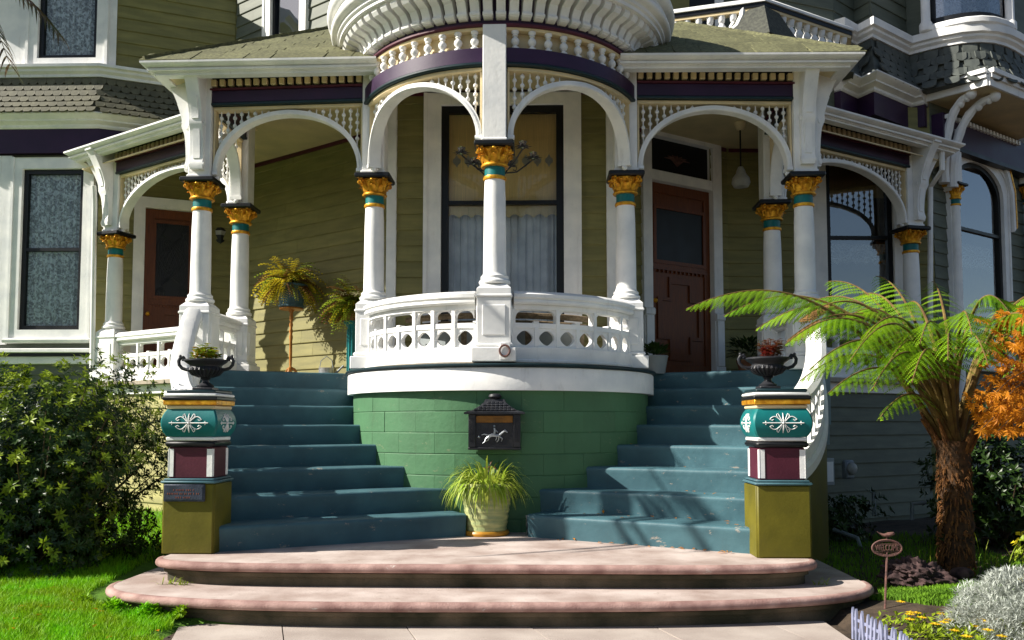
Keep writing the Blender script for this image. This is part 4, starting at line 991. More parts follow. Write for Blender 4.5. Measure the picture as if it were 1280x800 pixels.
# upper balcony on the right above the wing
bal_up = [(1.9, 2.62), (3.08, 2.29), (4.36, 3.10), (4.42, 3.3)]
ub = MB().sweep(bal_up, [(-.08, 6.28), (.08, 6.28), (.08, 6.31), (.05, 6.34), (-.05, 6.34), (-.08, 6.31)]).build('balcony_rail', 'white', porch)
MB().sweep(bal_up, [(-.06, 6.225), (.06, 6.225), (.06, 6.278), (-.06, 6.278)]).build('rail_under_board', 'black', ub)  # black board below the cap rail
MB().sweep(bal_up, [(-.05, 6.19), (.05, 6.19), (.05, 6.224), (-.05, 6.224)]).build('rail_fillet', 'cream', ub)
MB().sweep(bal_up, [(-.07, 5.74), (.07, 5.74), (.06, 5.94), (-.07, 5.94)]).build('balcony_kerb', 'scale_dark', ub)
bb = MB().lathe([(.04, 0), (.04, .03), (.022, .04), (.05, .085), (.052, .11), (.03, .15), (.022, .165), (.036, .175), (.04, .20), (.048, .25)], 10).mesh('balcony_baluster', 'white', 50)
for a, b in zip(bal_up, bal_up[1:3]):
    f = straight(a, b); k = int(f.L / .13)
    for i in range(k):
        s_ = (i + .5) * f.L / k; p = f(s_, 0, 0)
        if (p.xy - Vector(bal_up[1])).length > .30: link('balcony_baluster', bb, ub, T(p.x, p.y, 5.94))
for dx, dy in ((-.30, .085), (.27, .17)):
    x, y = bal_up[1][0] + dx, bal_up[1][1] + dy
    MB().tube([(x - dx * .25, y - .05, 6.24), (x - dx * .2, y - .06, 6.14), (x, y - .07, 6.02), (x + dx * .35, y - .05, 5.94), (x + dx * .6, y, 5.9)], .035, 8).build('flared_bracket', 'white', ub)
m = MB(); c_ = bal_up[1]; m.add([(c_[0] - .24, c_[1] + .03, 6.2), (c_[0], c_[1] - .09, 6.22), (c_[0] + .22, c_[1] + .08, 6.2), (c_[0] + .46, c_[1] + .10, 5.84), (c_[0], c_[1] - .30, 5.8), (c_[0] - .5, c_[1] + .02, 5.84)], [(0, 1, 4, 5), (1, 2, 3, 4)]); m.build('corner_hip', 'roof_dark', ub, fix=False, smooth=False)
# left: post of the balcony beside the round cornice
f = straight((-2.1, 3.12), (-1.2, 2.5)); MB().bar(f, .35, 1.1, -.1, .06, 6.35, 7.4, c=.01).build('balcony_pier', 'white', porch)
MB().prof(f, [.2, 1.1], [(-.1, 6.02), (.06, 6.02), (.10, 6.20), (.16, 6.24), (.16, 6.30), (.07, 6.35), (-.1, 6.35)]).build('pier_moulding', 'white', porch)

# ------------------------------------------------------------------ twin stairs
NST = 8; RUN = .373; RIS = (FL + .01 - LAND) / NST
def stair(s, label):
    st = thing('staircase', label, 'stairs', (s * 2.0, -.3, LAND), None)
    def LM(x, t, z):   # x along nosing from the landing's outer corner, t inward
        p = Vector((-2.05, -1.455)) + SU * x + SN * t; return Vector((-s * p.x, p.y, z))
    for k in range(NST):
        z0 = LAND - .05 if k < 2 else LAND + RIS * (k - 1); z1 = LAND + RIS * (k + 1)
        t0 = RUN * k
        # left end on the cheek line, right end inside the drum
        xl = .02 + .155 * k * (1 if True else 0); xl = .02 + .019 * k
        p0 = Vector((-2.05, -1.455)) + SN * t0
        # intersection with the drum circle
        d = p0 - Vector(O); b = d.dot(SU); c = d.length_squared - 1.50 ** 2; disc = b * b - c
        xr = (-b - math.sqrt(disc)) if disc > 0 else None
        if xr is None or k == 0:
            xr = (2.05 - (.22 if s < 0 else .30)) / SU.x if k == 0 else -b
        xr += .06 if k else 0
        xl -= .15 * math.sin(math.pi * min(1, (k + .3) / 8))
        rr = .026; pr_ = [(t0 + .016, z0), (t0 + .010, z1 - 3.2 * rr), (t0 + .004, z1 - 2.2 * rr)]
        for i in range(5):
            a = math.pi * (1.12 - .62 * i / 4); pr_.append((t0 + rr + rr * math.cos(a), z1 - rr + rr * math.sin(a)))
        pr_ += [(t0 + RUN + .08, z1), (t0 + RUN + .08, z0)]
        m = MB(); ns = 10
        jit = [random.uniform(-.002, .002) for _ in range(ns + 1)]
        m.prof(lambda x, t, z: LM(x, t, z + jit[int(round((x - xl) / (xr - xl) * ns))] * (1 if z > z1 - .03 else 0)), [xl + (xr - xl) * i / ns for i in range(ns + 1)], pr_)
        step = m.build('step', 'stair', st, ang=50)
        if k == 0 and s > 0:
            e = MB(); n_ = 7
            vs = [LM(xr + .012 + random.uniform(0, .02), t0 + .02 + .17 * i / n_, LAND + .01 + (z1 - LAND - .02) * j / n_) for j in range(n_ + 1) for i in range(n_ + 1)]
            fs = [(j * (n_ + 1) + i, j * (n_ + 1) + i + 1, (j + 1) * (n_ + 1) + i + 1, (j + 1) * (n_ + 1) + i) for i in range(n_) for j in range(n_)]
            e.add(vs, fs).build('peeling_end', 'paint_end', step, fix=False, smooth=False)
    # cheek wall, side boards and stair balustrade
    A = Vector((s * PA[0] - s * .0, PA[1] - .16)); B = Vector((s * 2.19, -1.16))
    f = straight((A.x, A.y), (B.x, B.y)) if s < 0 else straight((B.x, B.y), (A.x, A.y))
    L = f.L
    prog = (lambda x: x / L) if s < 0 else (lambda x: 1 - x / L)       # 0 at the porch, 1 at the pedestal
    def drop(x):
        u = max(0, min(1, prog(x))); return -1.02 * (1 - (1 - u) ** 1.75)
    f0 = f; bul = lambda x: .16 * math.sin(math.pi * max(0, min(1, x / L))) ** .9
    def f(x, t, z): return f0(x, t + bul(x), z)
    q = lambda x, t, z: f(x, t, z + drop(x)); q.M = lambda x, t, z: f0.M(x, t + bul(x), z + drop(x))
    n = 20; xs_ = [L * i / n for i in range(n + 1)]
    ck = MB(); A_ = [(x, 1.86 + drop(x)) for x in xs_]; B_ = [(x, -.05) for x in xs_]
    ck.strip(f, A_, B_, -.075, .075).build('cheek_wall', 'siding_pale' if s < 0 else 'olive', st)
    cb = MB(); cb.prof(q, xs_, [(-.095, 1.80), (.095, 1.80), (.095, 1.875), (.07, 1.90), (-.07, 1.90), (-.095, 1.875)]); cb.build('cheek_cap', 'white', st)
    bs = MB(); bs.prof(q, xs_, [(-.06, 1.90), (.06, 1.90), (.06, 2.0), (-.06, 2.0)]); bo = bs.build('stair_balustrade', 'white', st)
    hr = MB(); hr.prof(q, xs_, [(-.065, 2.36), (.065, 2.36), (.09, 2.39), (.09, 2.44), (.05, 2.475), (-.05, 2.475), (-.09, 2.44), (-.09, 2.39)]); hr.build('handrail', 'white', bo)
    MB().prof(q, xs_, [(-.03, 2.16), (.03, 2.16), (.03, 2.20), (-.03, 2.20)]).build('cross_rail', 'white', bo)
    for i in range(1, 14):
        x = L * i / 14; MB().bar(f, x - .022, x + .022, -.035, .035, 1.98 + drop(x), 2.37 + drop(x), c=.004).build('stile', 'white', bo)
    return st
stair(-1, 'blue grey wooden stairs in shade below the potted fern stand')
stair(1, 'blue grey wooden stairs with chipped sunlit steps leading up to the front door')
# ------------------------------------------------------------------ newel pedestals with urns
def slabs(par, name, mat, lo, hi, z0, z1, c=.006): return MB().box((-lo, -hi, z0), (lo, hi, z1), c).build(name, mat, par, WM[par.name])
def scroll(m, f, cx, cz, r_, sgn, w_=.0055):
    pts = []
    for i in range(20):
        t_ = i / 19; a = t_ * 5.2; rr = r_ * (1 - .72 * t_); pts.append((cx + sgn * rr * math.cos(a), cz + rr * math.sin(a)))
    m.tube([f(a, b) for a, b in pts], w_, 5)
def newel(x, y, label, plaque):
    nw = thing('newel_pedestal', label, 'pedestal', (x, y, LAND), 'painted newel pedestals at the foot of the stairs')
    z = lambda v: v - LAND
    slabs(nw, 'base_block', 'olive', .19, .19, 0, z(.835), .01); slabs(nw, 'base_trim', 'olive', .197, .175, .0, z(.83), .004)
    m = MB()
    for lo, a, b in ((.205, .836, .856), (.19, .857, .872)): m.box((-lo, -lo, z(a)), (lo, lo, z(b)), .008)
    m.build('base_cap', 'stair', nw, WM[nw.name])
    slabs(nw, 'maroon_block', 'maroon', .162, .162, z(.873), z(1.105), .006)
    for sx in (-1, 1):
        for sy in (-1, 1):
            MB().box((sx * .146 - .021, sy * .1635 - .002, z(.885)), (sx * .146 + .021, sy * .1635 + .002, z(1.09)), .0).box((sx * .1635 - .002, sy * .146 - .021, z(.885)), (sx * .1635 + .002, sy * .146 + .021, z(1.09)), .0).build('cream_strip', 'white', nw, WM[nw.name])
    slabs(nw, 'neck_moulding', 'black', .188, .188, z(1.106), z(1.15), .016); slabs(nw, 'neck_fillet', 'white', .18, .18, z(1.151), z(1.178), .006)
    # bulging teal cushion: square in plan, convex in section
    m = MB(); vs = []; fs = []; nn = 9
    bul = lambda u: .178 + .036 * math.sin(math.pi * u) ** .8
    for j in range(nn + 1):
        u = j / nn; h = bul(u); c = .012
        for (a, b) in ((-h + c, -h), (h - c, -h), (h, -h + c), (h, h - c), (h - c, h), (-h + c, h), (-h, h - c), (-h, -h + c)): vs.append((a, b, z(1.18) + .205 * u))
    for j in range(nn):
        for k in range(8): l = (k + 1) % 8; fs.append((j * 8 + k, j * 8 + l, (j + 1) * 8 + l, (j + 1) * 8 + k))
    cu = m.add(vs, fs).build('cushion', 'teal', nw, WM[nw.name], ang=30)
    for ang in range(4):
        m = MB(); Rm = RZ(ang * math.pi / 2)
        f = lambda a, b: Rm @ Vector((a, -bul((b + .1025) / .205) - .002, z(1.18) + .1025 + b))
        m.ball(f(0, 0), .010)
        for sg in (-1, 1):
            m.tube([f(0, sg * (.012 + .06 * t_ / 5)) for t_ in range(6)], [.003, .005, .006, .005, .004, .002], 5)
            m.tube([f(sg * (.012 + .135 * t_ / 6), 0) for t_ in range(7)], [.004, .004, .004, .004, .004, .005, .003], 5)
            m.tube([f(sg * .125, .014 * (t_ - 2) / 2) for t_ in range(5)], .003, 5)
            for sz in (-1, 1):
                m.tube([f(sg * (.012 + .085 * t_ / 8), sz * (.010 + .036 * math.sin(t_ / 8 * math.pi * .85))) for t_ in range(9)] + [f(sg * .080, sz * .018), f(sg * .07, sz * .026)], .0036, 5)
                m.tube([f(sg * (.008 + .026 * t_ / 6), sz * (.012 + .055 * t_ / 6)) for t_ in range(7)] + [f(sg * .043, sz * .062), f(sg * .046, sz * .05), f(sg * .038, sz * .046)], .0032, 5)
        m.build('scrollwork', 'white', cu, WM[nw.name])
    for nm, mt, h, a, b, c in (('cap_fillet', 'cream', .185, 1.386, 1.415, .008), ('gold_band', 'gold', .20, 1.416, 1.452, .004), ('cap_line', 'black', .205, 1.453, 1.478, .005), ('cap_slab', 'white', .20, 1.479, 1.503, .008), ('cap_top', 'dark_teal', .185, 1.504, 1.53, .008)):
        slabs(nw, nm, mt, h, h, z(a), z(b), c)
    if plaque:
        p = MB().box((-.175, -.213, z(.705)), (.13, -.19, z(.83)), .004).build('plaque', 'plaque', nw, WM[nw.name]); p['label'] = 'small dark metal plaque with worn reddish lettering'
        MB().box((-.166, -.2155, z(.715)), (.121, -.2125, z(.82)), .0).box((-.16, -.217, z(.721)), (.115, -.2125, z(.814)), .0).build('plaque_field', 'plaque', p, WM[nw.name])
        m = MB()
        for row, (a, b) in enumerate(((-.10, .055), (-.145, .095), (-.085, .035))):
            x_ = a
            while x_ < b:
                w_ = random.uniform(.006, .011); zz = .79 - .027 * row
                m.box((x_, -.2185, z(zz - .006)), (x_ + w_ * .55, -.2165, z(zz + .006)), 0); x_ += w_ + .004 + (.008 if random.random() < .18 else 0)
        m.build('worn_lettering', 'bronze_text', p, WM[nw.name])
    return nw
newel(-2.19, -1.34, 'olive, maroon and teal pedestal carrying a metal plaque, at foot of shaded stairs', True)
newel(2.15, -1.42, 'olive, maroon and teal pedestal without plaque, at foot of the sunlit stairs', False)
# ------------------------------------------------------------------ foliage helpers
rnd = random.Random(11)
def rv(a=1.): return Vector((rnd.uniform(-a, a), rnd.uniform(-a, a), rnd.uniform(-a, a)))
def leaf(m, p, d, l, w_, up=Vector((0, 0, 1)), curl=.15, n=2):
    d = d.normalized(); sd_ = d.cross(up)
    if sd_.length < 1e-4: sd_ = d.orthogonal()
    sd_.normalize(); nn = sd_.cross(d)
    a = p + d * l * .5 - nn * curl * l * .1; e = p + d * l - nn * curl * l
    m.add([p, a + sd_ * w_ / 2 + nn * .12 * w_, e, a - sd_ * w_ / 2 + nn * .12 * w_, a - nn * .06 * w_], [(0, 4, 1), (4, 2, 1), (0, 3, 4), (4, 3, 2)])
def blade(m, p, d, l, w_, droop, n=4, tw=0.):
    d = d.normalized(); h = Vector((d.x, d.y, 0)); sd_ = Vector((-d.y, d.x, 0))
    if sd_.length < 1e-4: sd_ = Vector((1, 0, 0))
    sd_.normalize(); vs = []; q = p.copy(); dd = d.copy()
    for i in range(n + 1):
        u = i / n; ww = w_ * (1 - u ** 1.6) * (.6 + .4 * min(1, u * 4)) + .0006
        vs += [q - sd_ * ww / 2, q + sd_ * ww / 2]; q = q + dd * (l / n); dd = (dd + Vector((0, 0, -droop / n * (1 + u)))).normalized()
    m.add(vs, [(2 * i, 2 * i + 1, 2 * i + 3, 2 * i + 2) for i in range(n)])
def near_wall(key, px, dist):
    p0, p1 = W[key]; f = straight(p0, p1); d = ray(px, 530); n = f.n; t = (dist - n.dot(CAM - Vector((*p0, 0)))) / n.dot(d); return (CAM + d * t).xy

# ------------------------------------------------------------------ urns
def urn(x, y, z, label, kind):
    u = thing('urn_planter', label, 'planter', (x, y, z), 'cast iron urns on the newel pedestals'); M0 = WM[u.name]
    MB().box((-.075, -.075, 0), (.075, .075, .022), .005).lathe([(.062, .022), (.066, .034), (.048, .045), (.028, .062), (.026, .078), (.04, .09), (.034, .098)], 20).build('foot', 'iron', u, M0)
    m = MB().lathe([(.03, .095), (.06, .102), (.10, .125), (.122, .15), (.125, .165), (.115, .18), (.118, .19), (.15, .212), (.163, .222), (.163, .232), (.15, .236), (.135, .225), (.12, .21), (.0001, .205)], 32)
    for i in range(24):
        a = math.tau * i / 24; m.tube([(.05 * math.cos(a), .05 * math.sin(a), .103), (.10 * math.cos(a), .10 * math.sin(a), .125), (.126 * math.cos(a), .126 * math.sin(a), .155), (.12 * math.cos(a), .12 * math.sin(a), .172)], [.007, .011, .012, .006], 6)
    m.build('bowl', 'iron', u, M0)
    for s in (-1, 1):
        pts = [(.115, .16), (.15, .158), (.185, .17), (.207, .195), (.212, .225), (.198, .25), (.175, .255), (.165, .242), (.17, .23), (.18, .232)]
        MB().tube([(s * a, 0, b) for a, b in pts], [.012, .013, .013, .013, .013, .013, .012, .010, .009, .008], 8).ball((s * .178, 0, .236), .013).ball((s * .20, 0, .262), .012).build('handle', 'iron', u, M0)
    MB().lathe([(.0001, .214), (.13, .21)], 16).build('soil', 'soil', u, M0)
    m = MB(); fl = MB()
    if kind == 0:
        for i in range(170):
            a = rnd.uniform(0, math.tau); r_ = .10 * rnd.random() ** .6; p = Vector((r_ * math.cos(a), r_ * math.sin(a), .21)); h = rnd.uniform(.03, .13) * (1.1 - r_ * 5); q = p + Vector((0, 0, h)) + rv(.02)
            for k in range(6): b = rnd.uniform(0, math.tau); leaf(m if rnd.random() < .75 else fl, q, Vector((math.cos(b), math.sin(b), .5)), .036, .019)
        m.build('foliage', 'leaf_bright', u, M0, fix=False)['kind'] = 'stuff'; fl.build('flower_tips', 'flower_orange', u, M0, fix=False)['kind'] = 'stuff'
    else:
        for i in range(44):
            a = rnd.uniform(0, math.tau); r_ = .05 * rnd.random(); p = Vector((r_ * math.cos(a) + .02, r_ * math.sin(a), .21)); h = rnd.uniform(.05, .17); q = p + Vector((math.cos(a) * .04, math.sin(a) * .04, h))
            m.tube([p, q], [.003, .002], 4)
            for k in range(9): b = rnd.uniform(0, math.tau); e = p.lerp(q, rnd.uniform(.4, 1)); leaf(m, e, Vector((math.cos(b), math.sin(b), .3)), .046, .024)
        m.build('foliage', 'red_leaf', u, M0, fix=False)['kind'] = 'stuff'
urn(-2.15, -1.34, LAND + 1.212, 'black iron urn with green and orange succulents on the plaque pedestal', 0)
urn(2.10, -1.42, LAND + 1.212, 'black iron urn with upright dark red foliage on the pedestal without plaque', 1)

# ------------------------------------------------------------------ mailbox on the drum
p = atY(619, 560, -.16); ang = math.asin(max(-1, min(1, (p.x - O[0]) / 1.55)))
mb = thing('mailbox', 'black metal mailbox with pagoda roof and horse rider relief on the round wall', 'mailbox', (p.x, O[1] - 1.553 * math.cos(ang), p.z)); Mm = T(p.x, O[1] - 1.553 * math.cos(ang), p.z) @ RZ(ang)
MB().box((-.215, -.16, 0), (.215, .0, .31), .006).box((-.23, -.175, -.012), (.23, -.0, .012), .005).build('body', 'iron', mb, Mm)
for s in (-1, 1):
    m = MB().box((s * .195 - .032, -.178, .012), (s * .195 + .032, -.155, .30), .004)
    for i in range(3): m.box((s * .195 - .018 + i * .013, -.182, .06), (s * .195 - .012 + i * .013, -.175, .26), .001)
    m.build('pilaster', 'iron', mb, Mm)
MB().box((-.16, -.172, .225), (.16, -.158, .285), .003).build('letter_flap', 'lid', mb, Mm)
m = MB(); vs = []; fs = []; lev = [(.265, .205, .30), (.265, .205, .315), (.19, .165, .335), (.135, .125, .37), (.095, .10, .405), (.085, .09, .43), (.06, .07, .432)]
for a, b, z in lev: vs += [(-a, -b, z), (a, -b, z), (a, .0, z), (-a, .0, z)]
for j in range(len(lev) - 1):
    for k in range(4): l = (k + 1) % 4; fs.append((j * 4 + k, j * 4 + l, (j + 1) * 4 + l, (j + 1) * 4 + k))
fs += [(3, 2, 1, 0), tuple(range(len(vs) - 4, len(vs)))]
rf = m.add(vs, fs).build('roof', 'iron', mb, Mm, ang=20)
MB().lathe([(.035, .43), (.05, .44), (.06, .455), (.05, .475), (.035, .48), (.0001, .482)], 14, (0, -.05, 0)).build('finial', 'iron', mb, Mm)
for r_ in range(4):
    y0, z0 = -.175 + .02 * r_, .337 + .021 * r_; n = 9 - r_ * 2 + 1
    for i in range(n):
        MB().box((-.016, -.006, -.008), (.016, .004, .012), .003).build('roof_scale', 'iron', rf, Mm @ T((i - (n - 1) / 2) * .036, y0 + .004 * r_, z0) @ Matrix.Rotation(-.6, 4, 'X'))
hz = .105; hm = MB(); Q = lambda a, b, r_=.006: (a, -.166, hz + b)
for pts, rr in (([(-.05, .0), (-.02, .012), (.02, .008), (.045, .012)], [.016, .02, .017, .016]), ([(.045, .014), (.075, .04), (.09, .05)], [.014, .010, .010]), ([(.085, .055), (.115, .035)], [.011, .006]),
                ([(-.05, .0), (-.075, -.02), (-.085, -.045), (-.105, -.06)], [.012, .008, .005, .004]), ([(-.045, -.005), (-.055, -.035), (-.08, -.045)], [.011, .007, .004]),
                ([(.045, .0), (.07, -.02), (.06, -.045)], [.010, .006, .004]), ([(.04, -.002), (.035, -.035), (.02, -.05)], [.010, .006, .004]), ([(-.055, .01), (-.09, .02), (-.115, .012)], [.007, .006, .003]),
                ([(.0, .02), (.005, .05), (.0, .075)], [.012, .013, .010]), ([(.0, .085), (.0, .098)], [.012, .009]), ([(.005, .06), (.03, .035)], [.006, .005]), ([(.005, .02), (.02, -.01), (.012, -.035)], [.009, .007, .005])):
    hm.tube([Q(a, b) for a, b in pts], rr, 6, .6)
hm.build('horse_rider_relief', 'galv', mb, Mm); MB().ball((-.135, -.165, .10), .012).build('lock', 'galv', mb, Mm)

# ------------------------------------------------------------------ spider plant pot on the landing
p = atZ(608, 668, LAND); sp = thing('potted_plant', 'arching spider plant in ribbed yellow green glazed pot at foot of the round wall', 'potted plant', (p.x, p.y, LAND)); Mp = WM[sp.name] @ Matrix.Scale(1.14, 4)
pr = [(.155, 0), (.158, .02)]
for i in range(22): u = i / 21; pr.append((.150 + .048 * u + .0035 * math.sin(i * 2.1), .03 + .33 * u))
pr += [(.207, .365), (.207, .39), (.196, .392), (.18, .35), (.0001, .345)]
MB().lathe(pr, 28).build('pot', 'pot_glaze', sp, Mp); MB().lathe([(.15, -.0), (.172, .002), (.176, .02), (.168, .034), (.155, .036)], 28).build('saucer', 'pot_rim', sp, Mp)
MB().lathe([(.0001, .352), (.19, .35)], 20).build('soil', 'soil', sp, Mp)
m = MB()
for i in range(620):
    a = rnd.uniform(0, math.tau); r_ = .15 * rnd.random() ** .5; e = rnd.uniform(.25, 1.5)
    blade(m, Vector((r_ * math.cos(a), r_ * math.sin(a), .35)), Vector((math.cos(a) * math.cos(e), math.sin(a) * math.cos(e), math.sin(e))), rnd.uniform(.18, .34), rnd.uniform(.013, .021), rnd.uniform(1.8, 3.6), 7)
m.build('foliage', 'spider', sp, Mp, fix=False)['kind'] = 'stuff'
m = MB()
for i in range(9): leaf(m, Vector((.03 + rnd.uniform(-.03, .03), -.02, .50 + rnd.uniform(-.03, .03))), rv(), .06, .02)
m.build('withered_bloom', 'red_leaf', sp, Mp, fix=False)

# ------------------------------------------------------------------ porch plants
def fernball(par, c, r_, n, mats, droop=1.2, L=.25, z=.6, seed=1):
    rr = random.Random(seed); ms = [MB() for _ in mats]
    for i in range(n):
        a = rr.uniform(0, math.tau); e = rr.uniform(-.15, 1.4); d = Vector((math.cos(a) * math.cos(e), math.sin(a) * math.cos(e), math.sin(e)))
        l = L * rr.uniform(.6, 1.2); q = Vector(c) + Vector((d.x, d.y, 0)) * r_ * .35 * rr.random(); dd = d.copy(); k = 12; mi = rr.choices(range(len(mats)), [m_[1] for m_ in mats])[0]
        for j in range(k):
            u = j / k; s_ = Vector((-dd.y, dd.x, 0))
            s_ = s_.normalized() if s_.length > 1e-3 else Vector((1, 0, 0)); w_ = .085 * (1 - u * .7)
            for sg in (-1, 1): leaf(ms[mi], q, s_ * sg + dd * .5 + Vector((0, 0, -.15)), w_, .027, curl=.2)
            q = q + dd * (l / k); dd = (dd + Vector((0, 0, -droop / k * (1 + u)))).normalized()
    for m_, mt in zip(ms, mats): m_.build('fronds', mt[0], par, None, fix=False)['kind'] = 'stuff'
xy = near_wall('W3L', 362, .42); zt = atY(362, 385, xy.y).z
ps = thing('plant_stand', 'turned wooden plant stand with three curved feet on the porch', 'plant stand', (xy.x, xy.y, FL)); Mp = WM[ps.name]; h = zt - FL
MB().lathe([(.018, .10), (.022, .14), (.016, .18), (.02, .3), (.018, h * .55), (.026, h * .6), (.016, h * .64), (.026, h * .68), (.016, h * .72), (.026, h * .77), (.016, h * .81), (.027, h * .86), (.018, h * .92), (.04, h - .025)], 12).build('pole', 'wood_turned', ps, Mp)
MB().lathe([(.04, h - .025), (.15, h - .022), (.155, h - .012), (.15, h - .001), (.0001, h)], 20).build('top', 'wood_turned', ps, Mp)
for i in range(3):
    a = math.tau * i / 3 + .5; c, s_ = math.cos(a), math.sin(a); MB().tube([(.01 * c, .01 * s_, .17), (.05 * c, .05 * s_, .15), (.09 * c, .09 * s_, .09), (.12 * c, .12 * s_, .02), (.14 * c, .14 * s_, .012)], [.016, .018, .016, .014, .014], 8).build('foot', 'wood_turned', ps, Mp)
pf = thing('potted_fern', 'yellowing fern in a blue grey pot on the turned wooden stand', 'potted plant', (xy.x, xy.y, zt)); Mp = WM[pf.name]
MB().lathe([(.15, .002), (.165, .01), (.165, .03), (.145, .035), (.15, .06), (.195, .26), (.205, .27), (.205, .30), (.19, .30), (.18, .26), (.0001, .255)], 24).build('pot', 'pot_blue', pf, Mp)
fernball(pf, (xy.x - .04, xy.y, zt + .28), .24, 260, [('fern_yellow', 6), ('fern_brown', 2), ('fern_green', 2)], 1.6, .46, seed=3)
xy = near_wall('W3L', 441, .33); zt = atY(438, 402, xy.y).z
pt = thing('fluted_pedestal', 'slim fluted teal pedestal beside the round balustrade', 'pedestal', (xy.x, xy.y, FL)); Mp = WM[pt.name]; h = zt - FL
m = MB().lathe([(.12, 0), (.12, .03), (.09, .05), (.075, .07), (.075, h - .08), (.09, h - .06), (.12, h - .03), (.125, h)], 20); m.build('shaft', 'teal', pt, Mp)
for i in range(12): a = math.tau * i / 12; MB().tube([(.077 * math.cos(a), .077 * math.sin(a), .09), (.077 * math.cos(a), .077 * math.sin(a), h - .1)], .009, 5).build('flute', 'teal', pt, Mp)
pf = thing('potted_fern', 'brown and green fern on the fluted teal pedestal', 'potted plant', (xy.x, xy.y, zt + .002)); Mp = WM[pf.name]
MB().lathe([(.09, 0), (.12, .12), (.125, .14), (.11, .14), (.0001, .12)], 16).build('pot', 'terracotta', pf, Mp)
fernball(pf, (xy.x, xy.y, zt + .16), .22, 240, [('fern_brown', 4), ('fern_green', 5), ('fern_yellow', 2)], 1.5, .44, seed=5)
xy = near_wall('W3L', 407, .22)
wc = thing('watering_can', 'small galvanized watering can on the porch by the siding', 'watering can', (xy.x, xy.y, FL)); Mp = WM[wc.name]
MB().lathe([(.10, 0), (.105, .01), (.10, .02), (.095, .15), (.10, .16), (.09, .162), (.0001, .15)], 20).build('body', 'galv', wc, Mp)
MB().tube([(-.09, 0, .14), (-.07, 0, .25), (.0, 0, .31), (.07, 0, .26), (.09, 0, .14)], .006, 6).build('handle', 'galv', wc, Mp); MB().tube([(.09, 0, .06), (.2, 0, .17), (.22, 0, .19)], [.02, .012, .012], 8).build('spout', 'pipe', wc, Mp)
p = atY(820, 460, 1.75)
pp = thing('potted_plant', 'dark leafy plant in grey tub between round balustrade and front door', 'potted plant', (p.x, 1.75, FL)); Mp = WM[pp.name]
MB().lathe([(.10, 0), (.13, .18), (.14, .19), (.13, .2), (.0001, .18)], 18).build('tub', 'grey_paint', pp, Mp); m = MB()
for i in range(170): d = rv(); d.z = abs(d.z); leaf(m, Vector((0, 0, .2)) + d * .10, d + Vector((0, 0, .3)), .08, .035)
m.build('foliage', 'leaf_dark', pp, Mp, fix=False)['kind'] = 'stuff'
p = atY(936, 462, 3.0)
pp = thing('potted_plant', 'leafy plant with pink flowers in terracotta pot right of the front door', 'potted plant', (p.x, 3.0, FL)); Mp = WM[pp.name]
MB().lathe([(.10, 0), (.14, .2), (.15, .2), (.15, .24), (.135, .24), (.0001, .22)], 18).build('pot', 'terracotta', pp, Mp); m = MB(); fl = MB()
for i in range(240): d = rv(); d.z = abs(d.z); leaf(m, Vector((0, 0, .28)) + d * .2, d, .09, .04)
for i in range(30): leaf(fl, Vector((.14, -.05, .60)) + rv(.05), rv(), .05, .03)
m.tube([(0, 0, .2), (.1, -.03, .45), (.14, -.05, .58)], .006, 5)
m.build('foliage', 'leaf_dark', pp, Mp, fix=False)['kind'] = 'stuff'; fl.build('blossom', 'flower_pink', pp, Mp, fix=False)
# bench behind the round balustrade
bn = thing('porch_bench', 'low curved wicker bench behind the round balustrade', 'bench', (0, .75, FL))
f = arc(O, 1.05, 0)
bn_s = MB().bar(f, -.85, .85, -.19, .16, FL + .36, FL + .42, 20, c=.02).build('seat', 'wicker', bn)
MB().bar(f, -.82, .82, .11, .14, FL + .06, FL + .355, 20).build('front_panel', 'grey_paint', bn)
for s in (-.8, -.27, .27, .8):
    for t_ in (-.15, .12): MB().bar(f, s - .025, s + .025, t_ - .025, t_ + .025, FL, FL + .36).build('leg', 'wicker', bn)
MB().prof(f, [-.85 + 1.7 * i / 20 for i in range(21)], [(.17 + .03 * math.cos(math.tau * j / 8), FL + .46 + .03 * math.sin(math.tau * j / 8)) for j in range(8)]).build('rolled_edge', 'wicker', bn)
# lamps
z0 = CLG
p = atY(925, 157, 2.75)
pl = thing('pendant_lamp', 'pendant porch lamp with frosted shade hanging before the front door', 'lamp', (p.x, 2.75, z0 - .8)); X = p.x
MB().lathe([(.075, z0 - .001), (.07, z0 - .03), (.045, z0 - .09), (.02, z0 - .10)], 16, (X, 2.75, 0)).build('canopy', 'cream', pl); MB().tube([(X, 2.75, z0 - .09), (X, 2.75, z0 - .62)], .010, 6).build('rod', 'black', pl)
MB().lathe([(.03, z0 - .56), (.05, z0 - .60), (.06, z0 - .64), (.105, z0 - .70), (.115, z0 - .76), (.09, z0 - .81), (.0001, z0 - .83)], 18, (X, 2.75, 0)).build('shade', 'glass_shade', pl)
P = atY(622, 200, .75)
ch = thing('chandelier', 'wrought iron porch chandelier with star shaped flowers and glass cups', 'chandelier', (P.x, P.y, P.z)); 
MB().tube([(P.x, P.y, CLG), (P.x, P.y, P.z - .12)], .009, 6).lathe([(.05, CLG - .002), (.04, CLG - .03)], 12, (P.x, P.y, 0)).build('stem', 'iron', ch)
